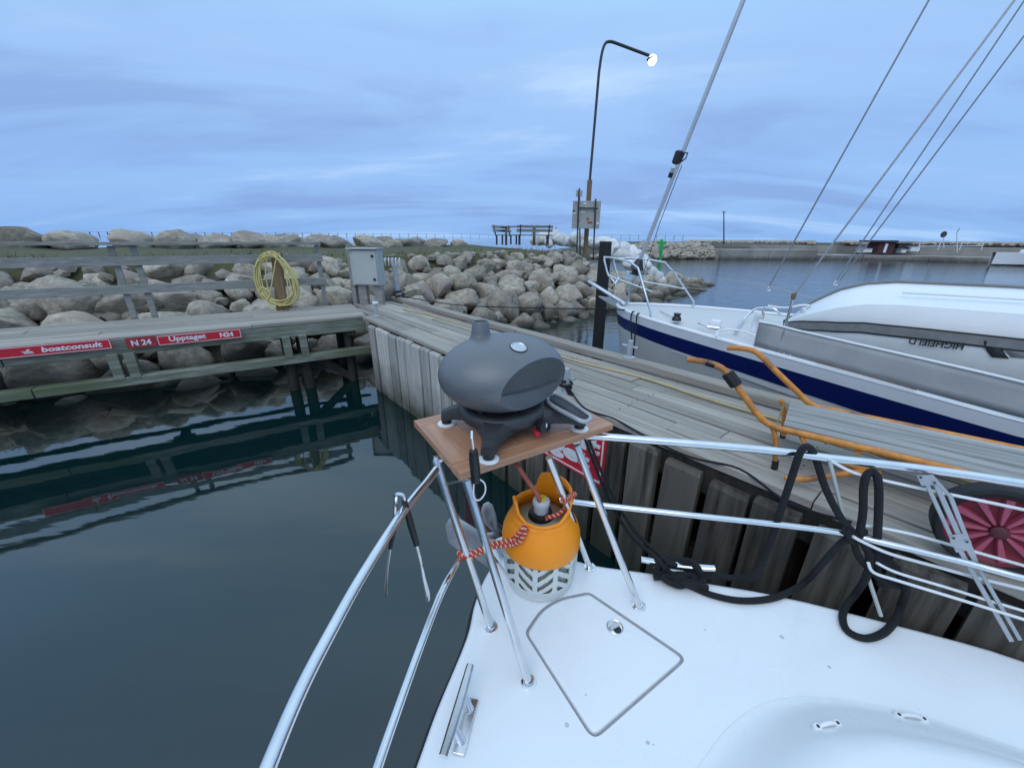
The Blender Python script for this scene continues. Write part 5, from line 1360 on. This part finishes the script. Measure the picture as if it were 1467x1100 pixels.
# base: bowl ring and four splayed legs
gx, gy = GC.x, GC.y
part('base_ring', MB().lathe([(.06, 1.968), (.125, 1.966), (.160, 1.982), (.170, 2.004), (.162, 2.022), (.145, 2.030), (.125, 2.022), (.10, 2.0)], V(gx, gy, 0), 48, cap=False), GRILLD, GR, ang=50)
part('burner_pan', MB().lathe([(.0, 2.0), (.10, 2.004), (.10, 2.034), (.085, 2.036)], V(gx, gy, 0), 32, cap=False), BLACK, GR)
for px, py in ((640, 606), (700, 657), (830, 613), (748, 566)):
    pad = P(px, py, BT + .004); d_ = V(pad.x - gx, pad.y - gy, 0); L = d_.length; d_.normalize(); s_ = V(-d_.y, d_.x, 0)
    rows = []
    for f, w, zt, zb2 in ((.0, .085, 2.022, 1.985), (.35, .088, 2.026, 1.980), (.52, .072, 2.024, 1.972), (.68, .046, 2.016, 1.968), (.84, .030, 2.004, 1.962), (1.0, .024, 1.990, 1.952), (1.07, .022, 1.985, 1.950)):
        c = V(gx, gy, 0) + d_ * (L * f); rows.append([c + s_ * w * x + V(0, 0, zb2 + (zt - zb2) * z) for x, z in ((-1, 0), (-1, .55), (-.7, 1), (.7, 1), (1, .55), (1, 0))])
    mb = MB().grid(rows, closed=True); mb.f.append(tuple(reversed(range(36, 42))))
    lg = part('leg', mb, GRILLD, GR, ang=32)
    bm = bmesh.new(); bm.from_mesh(lg.data); bmesh.ops.recalc_face_normals(bm, faces=bm.faces); bm.to_mesh(lg.data); bm.free()
    part('foot', MB().lathe([(.019, BT + .004), (.019, 1.955)], V(pad.x, pad.y, 0), 18), BLACK, lg)
    part('foot_pad', MB().lathe([(.034, BT + .0005), (.034, BT + .005), (.030, BT + .007), (.0, BT + .007)], V(pad.x, pad.y, 0), 24, cap=False), WHITE, lg)
kc = P(768, 609, 1.99); kn = (GF + V(0, 0, .05)).normalized()
kc = V(gx, gy, 1.990) + GF * .125 + GS * .055
kn_ = part('control_knob', MB().lathe([(.010, -.01), (.024, .0), (.026, .012), (.022, .028), (.019, .030), (.0, .030)], kc + GF * .045, 20, axis=kn, cap=False), BLACK, GR)
part('knob_mark', MB().beam(kc + GF * .0765 + V(0, 0, .004), kc + GF * .0765 + V(0, 0, .018), .004, .002, up=kn), WHITE, kn_)
part('valve_body', MB().tube([kc + GF * .0, kc + GF * .046], .014, 12), BLACK, GR)
part('ignition_button', MB().lathe([(.012, 0), (.012, .016), (.0, .018)], kc + GF * .03 + V(0, 0, -.034) - GS * .01, 14, axis=GF, cap=False), RED, GR)
# side handle on the right
hc_ = [P(788, 566, 2.03), P(806, 570, 2.03), P(836, 589, 2.03), P(846, 598, 2.025), P(838, 604, 2.025), P(822, 598, 2.03), P(786, 577, 2.03)]
part('side_handle', MB().tube(smooth(hc_, 4, closed=True), .0075, 10, closed=True), ANCH, GR)
part('handle_plate', MB().add([p + V(0, 0, -.002) for p in hc_], [tuple(range(7))]), GRILLD, GR, solid=.004)
# gas hose from regulator to the valve
GB_ = OB(.338, .028, DZ)
GAS = mat('gas_hose', (.42, .12, .075), (.36, .10, .06), rough=.45, scale=9)
part('gas_hose', MB().tube(smooth([GB_ + V(-.012, -.022, .395), GB_ + V(-.02, -.03, .43), PY(757, 690, 1.24), PY(745, 672, 1.22), PY(738, 655, 1.26), kc + V(.01, .0, -.08), kc + V(0, 0, -.01)], 5), .0088, 10), GAS, GR)

# loose grip hanging off the shelf corner
tl = PY(676, 628, .985); t1p = PY(678, 645, .985); t2p = PY(682, 690, .985)
GT = thing('grill_lifter', 'black handled lifting grip hanging over the front corner of the shelf', 'tool', tl)
part('grip', MB().tube([t1p + (t1p - t2p) * .02, t1p, t1p.lerp(t2p, .3), t1p.lerp(t2p, .7), t2p, t2p + (t2p - t1p) * .04], [.009, .0125, .0155, .0155, .0125, .008], 16), BLACK, GT)
part('shaft', MB().tube([tl + V(-.002, .02, .012), tl, t1p], .0045, 8), STEEL, GT)
part('hang_loop', MB().tube(smooth([t2p + V(.006, 0, .012), PY(694, 692, .985), PY(695, 705, .985), PY(687, 716, .985), PY(679, 712, .985), t2p + V(-.006, 0, .006)], 4), .0024, 6), WHITE, GT)

# barbecue tongs hooked over the left rail
ty = .93
TG = thing('barbecue_tongs', 'steel tongs with black handles hooked over the left pulpit rail', 'tongs', PY(574, 716, ty))
def tg(px, py, dy=0): return PY(px, py, ty + dy)
part('spring_end', MB().tube(smooth([tg(566, 736), tg(567, 711), tg(573, 708), tg(579, 712), tg(581, 724)], 4), .006, 8), STEEL, TG)
part('arm', MB().tube([tg(579, 716), tg(588, 750), tg(597, 780)], [.008, .0105, .009], 12), BLACK, TG)
part('jaw', MB().tube([tg(596, 778), tg(603, 805), tg(607, 828), tg(612, 848), tg(613, 858), tg(612, 865)], [.0055, .005, .006, .009, .008, .002], 10), STEEL, TG)
part('arm', MB().tube([tg(568, 730, .02), tg(564, 760, .02), tg(559, 785, .02)], [.007, .008, .0065], 12), BLACK, TG)
part('jaw', MB().tube([tg(559, 784, .02), tg(555, 812, .02), tg(553, 835, .02), tg(553, 850, .02), tg(554, 856, .02)], [.0045, .0045, .0065, .006, .002], 10), STEEL, TG)

# ------------------------------------------------------------------ gas bottle
GBT = thing('gas_bottle', 'orange and white plastic gas bottle standing on the deck under the shelf', 'gas bottle', GB_)
NB = 288
VA = math.atan2(-GB_.y, -GB_.x)         # bearing from the bottle to the cockpit side
def shell(prof, keep, c, n=NB):
    mb = MB(); m_ = len(prof)
    for r_, h in prof:
        for k_ in range(n): a = 2 * math.pi * k_ / n; mb.v.append(c + V(r_ * math.cos(a), r_ * math.sin(a), h(a) if callable(h) else h))
    for i in range(m_ - 1):
        for k_ in range(n):
            l = (k_ + 1) % n; a = 2 * math.pi * (k_ + .5) / n; h = (prof[i][1](a) if callable(prof[i][1]) else prof[i][1]) * .5 + (prof[i + 1][1](a) if callable(prof[i + 1][1]) else prof[i + 1][1]) * .5
            if keep(a, h): mb.f.append((i * n + k_, i * n + l, (i + 1) * n + l, (i + 1) * n + k_))
    return mb
def lerp_prof(tab, n): 
    h0, h1 = tab[0][1], tab[-1][1]
    return [(interp([(h, r) for r, h in tab], h0 + (h1 - h0) * i / n), h0 + (h1 - h0) * i / n) for i in range(n + 1)]
base_tab = [(.128, .0), (.136, .004), (.140, .03), (.148, .055), (.1525, .10), (.154, .205)]
def keep_base(a, h):
    # slanted ventilation slots in mirrored fans between ribs
    seg = 2 * math.pi / 6; x = ((a - VA + .10 + seg / 2) % seg) / seg - .5
    s_ = abs(x); 
    if s_ < .07 or s_ > .44 or not (.058 < h < .188): return True
    q = (h - .05 - s_ * .135) / .052
    fr_ = q - math.floor(q)
    return not (.2 < fr_ < .74)
part('lower_shell', shell(lerp_prof(base_tab, 64), keep_base, GB_), mat('bottle_white', (.66, .67, .63), (.61, .62, .585), rough=.45, scale=6), GBT, solid=.006, ang=60)
part('cylinder', MB().lathe([(.0, .01), (.10, .012), (.132, .035), (.138, .07), (.139, .24), (.125, .285), (.09, .312), (.045, .324), (.04, .327)], GB_, 48, cap=False), mat('inner_cylinder', (.34, .36, .29), (.29, .31, .25), rough=.35, scale=4), GBT)
def rimh(a):
    d = (a - VA + math.pi) % (2 * math.pi) - math.pi      # 0 = facing us; + = counter-clockwise seen from above (to the right)
    dd = math.degrees(d)
    tab = [(-180, .438), (-176, .436), (-168, .375), (-150, .358), (-115, .360), (-98, .375), (-84, .405), (-76, .418), (-66, .412), (-50, .368), (-30, .350), (0, .345), (35, .352), (60, .376), (85, .412), (110, .432), (135, .440), (165, .442), (180, .438)]
    # ease
    for (x0, y0), (x1, y1) in zip(tab, tab[1:]):
        if dd <= x1:
            f = (dd - x0) / (x1 - x0); f = f * f * (3 - 2 * f); return y0 + (y1 - y0) * f
    return .438
or_tab = [(.1555, .188), (.1585, .196), (.1585, .235), (.155, .258), (.147, .282), (.136, .305), (.126, .323), (.121, .338)]
pr_ = [(r, h) for r, h in lerp_prof(or_tab, 26)]
for i in range(1, 15):
    f = i / 14; pr_.append((.119 - .004 * math.sin(f * 3.0), (lambda f_: (lambda a: .338 + (rimh(a) - .338) * f_))(f)))
def keep_or(a, h):
    dd = math.degrees((a - VA + math.pi) % (2 * math.pi) - math.pi)
    for c_, w_ in ((122, 24),):
        if abs(dd - c_) < w_ and .368 < h < .415: return False
    return True
part('orange_collar', shell(pr_, keep_or, GB_), ORANGE, GBT, solid=.012, ang=60)
rg = GB_ + V(-.004, -.008, .022)
part('valve_base', MB().lathe([(.05, .285), (.052, .30), (.046, .318), (.03, .32)], rg, 24), BLACK, GBT)
reg = part('regulator', MB().lathe([(.027, .315), (.030, .322), (.030, .352), (.034, .354), (.035, .364), (.033, .371), (.024, .378)], rg, 26), mat('regulator_grey', (.50, .53, .57), (.46, .49, .53), rough=.4, scale=9), GBT)
part('yellow_cap', MB().lathe([(.019, .377), (.018, .385), (.012, .387), (.011, .383), (.0, .383)], rg, 20, cap=False), mat('cap_yellow', (.72, .50, .02), rough=.4), reg)

# red and white cord lashing the bottle to the pulpit legs: two twisted strands
CR_, CW_ = mat('cord_red', (.52, .055, .03), (.44, .045, .025), rough=.8, scale=40), mat('cord_white', (.72, .55, .40), (.62, .46, .32), rough=.8, scale=40)
def twisted(name, path, label, r=.0078, pitch=.017, cat='rope'):
    pts = smooth(path, 12); t = thing(name, label, cat, pts[0])
    cum = 0; off = [[], [], [], []]; prev = None
    for i, p in enumerate(pts):
        tg_ = (pts[min(i + 1, len(pts) - 1)] - pts[max(i - 1, 0)]).normalized()
        u = tg_.cross(V(0, 0, 1)).normalized(); w = tg_.cross(u)
        if i: cum += (p - pts[i - 1]).length
        for k_ in range(4):
            a = cum / pitch * 2 * math.pi + k_ * math.pi / 2; off[k_].append(p + (u * math.cos(a) + w * math.sin(a)) * r * .62)
    for k_ in range(4): part('pale_strand' if k_ == 0 else 'red_strand', MB().tube(off[k_], r * .60, 6), CW_ if k_ == 0 else CR_, t)
    return t
def gs(deg, r, h): a = VA + rad(deg); return GB_ + V(r * math.cos(a), r * math.sin(a), h)
jl = PL(664, 793, pb2, (pt2 - pb2))
dense = lambda pts, n: [pts[0].lerp(pts[0], 0)] and sum([[a.lerp(b, i / n) for i in range(n)] for a, b in zip(pts, pts[1:])], []) + [pts[-1]]
twisted('lashing_cord', dense([jl + V(-.012, .0, .0), jl + V(.012, -.016, .004), jl.lerp(gs(-40, .165, .31), .55), gs(-38, .164, .300), gs(-30, .136, .340), gs(-32, .105, .345)], 6), 'red and white cord tying the left pulpit leg to the bottle')
twisted('lashing_cord', dense([jl + V(.0, .0, -.012), jl + V(.02, -.014, -.008), jl.lerp(gs(-40, .168, .29), .55), gs(-38, .169, .28), gs(-28, .156, .305), gs(-24, .130, .345)], 6), 'lower run of red and white cord across the front left of the bottle')
twisted('lashing_cord', dense([gs(20, .05, .34), gs(60, .07, .35), gs(85, .10, .37), gs(96, .126, .418), j4 + V(-.005, -.02, .01), j4 + V(.012, 0, -.01)], 6), 'red and white cord inside the collar tied to the right leg')
twisted('lashing_cord', dense([jl + V(.017 * math.cos(0), .017 * math.sin(0), .012)] + [jl + V(.018 * math.cos(a), .018 * math.sin(a), .012 - .004 * a) for a in (1.5, 3, 4.5, 6, 7.5, 9)], 3), 'knot of red and white cord wound round the left pulpit leg', r=.006)

# ------------------------------------------------------------------ black mooring ropes
RR = .0115
bend = bpos + V(0, 0, .07)
def rope(name, pts, label, r=RR, k=6, m=ROPEK, group=None):
    return solo(name, MB().tube(smooth(pts, k), r, 10), m, label, 'rope', group, origin=pts[0])
gate = P(846, 612, 1.56)
rope('mooring_rope', [bend + V(.02, -.03, 0), bend + V(.05, -.12, -.09), PL(868, 690, PR(3.0, -.2, 0), PD), PL(905, 755, PR(3.4, -.28, 0), PD), scA.lerp(scB, .30) + V(0, .02, .02), scA.lerp(scB, .45) + V(0, -.02, .018)], 'upper black mooring rope from the pier pin down to the right-hand cleat', .010)
rope('mooring_rope', [bend + V(.0, -.03, -.02), bend + V(.04, -.13, -.11), PL(862, 692, PR(3.0, -.2, 0), PD), PL(896, 757, PR(3.4, -.28, 0), PD), scA.lerp(scB, .22) + V(0, .02, .008), scA.lerp(scB, .36) + V(0, -.025, -.012)], 'lower black mooring rope from the pier pin down to the right-hand cleat', .010)
rope('mooring_rope', [bend + V(.045 * math.cos(a), .045 * math.sin(a), -.03 + .006 * a) for a in [k_ * .9 for k_ in range(13)]], 'turns of black rope round the mooring pin right of the grill', .011)
m_ = scA.lerp(scB, .5); cdv = (scB - scA).normalized(); csv = V(-cdv.y, cdv.x, 0)
wr_ = []
for i in range(26):
    a = i * .5 * math.pi; s_ = .085 * math.sin(i * .78) ; wr_.append(m_ + cdv * s_ + csv * (.024 * math.cos(a)) + V(0, 0, -.006 + .026 * math.sin(a) + .004 * (i % 3)))
rope('cleat_turns', wr_, 'tangle of black rope turned round the right-hand deck cleat', .012)
q_ = []
for i in range(14): q_.append(m_ + cdv * (-.10 + .2 * ((i * 5) % 7) / 6) + csv * (-.055 + .03 * math.sin(i * 2.1)) + V(0, 0, -.028 + .012 * (i % 2)))
rope('rope_bundle', q_, 'loose bundle of black rope lying on the deck before the cleat', .012)
def dk_(px, py, dz=.012): return P(px, py, DZ + dz)
rail1 = RPL(1156, 649)
rope('mooring_rope', [m_ + csv * -.03 + V(0, 0, -.02), dk_(1030, 826, .02), dk_(1058, 828, .03), RPL(1080, 825, -.05), RPL(1095, 800, -.02), RPL(1115, 742, -.012), RPL(1137, 675, -.022), RPL(1147, 647, -.014), RPL(1158, 640, .004), RPL(1168, 655, .022), RPL(1183, 700, -.01), RPL(1205, 742, -.02), RPL(1226, 766, -.026)], 'black rope rising from the cleat and over the right-hand top rail', .0125)
rope('rope_tail', [dk_(952, 826), dk_(985, 838), dk_(1020, 852), dk_(1060, 860), dk_(1100, 858), dk_(1130, 848), dk_(1155, 832, .03), RPL(1180, 805, -.05), RPL(1205, 778, -.035), RPL(1228, 765, -.03)], 'black rope curving over the white deck and up to the knot at the lower rail', .0125)
rope('rope_loop', [RPL(1230, 772, -.03), RPL(1236, 735, -.022), RPL(1237, 700, -.02), RPL(1241, 682, -.012), RPL(1249, 676, .004), RPL(1257, 684, -.014), RPL(1259, 715, -.024), RPL(1257, 770, -.03), RPL(1256, 815, -.03), RPL(1262, 838, -.04)], 'tall narrow loop of black rope hung over the upper lifeline', .0125)
rope('rope_knot', [RPL(1226 + 14 * math.cos(a) * (1 - .02 * i), 768 + 8 * math.sin(a * 1.7), -.03 + .012 * math.sin(a * 1.3)) for i, a in enumerate([k_ * .9 for k_ in range(15)])], 'knot of black rope round the lower rail', .0115)
rope('hanging_loop', [RPL(1236, 775, -.035), RPL(1246, 800, -.045), RPL(1240, 828, -.06), P(1226, 850, DZ + .05), dk_(1212, 868), dk_(1207, 885), dk_(1215, 904), dk_(1240, 914), dk_(1266, 906), dk_(1284, 886), P(1291, 866, DZ + .04), RPL(1298, 845, -.06), RPL(1290, 822, -.04), RPL(1268, 806, -.03), RPL(1240, 785, -.03)], 'open loop of black rope hanging down onto the white deck', .0125)
rope('hanging_rope', [RPL(1222, 772, -.032), RPL(1232, 800, -.04), RPL(1262, 830, -.05), RPL(1290, 838, -.045), RPL(1285, 815, -.03), RPL(1258, 790, -.025), RPL(1235, 775, -.03)], 'short slack bight of black rope under the knot', .012)
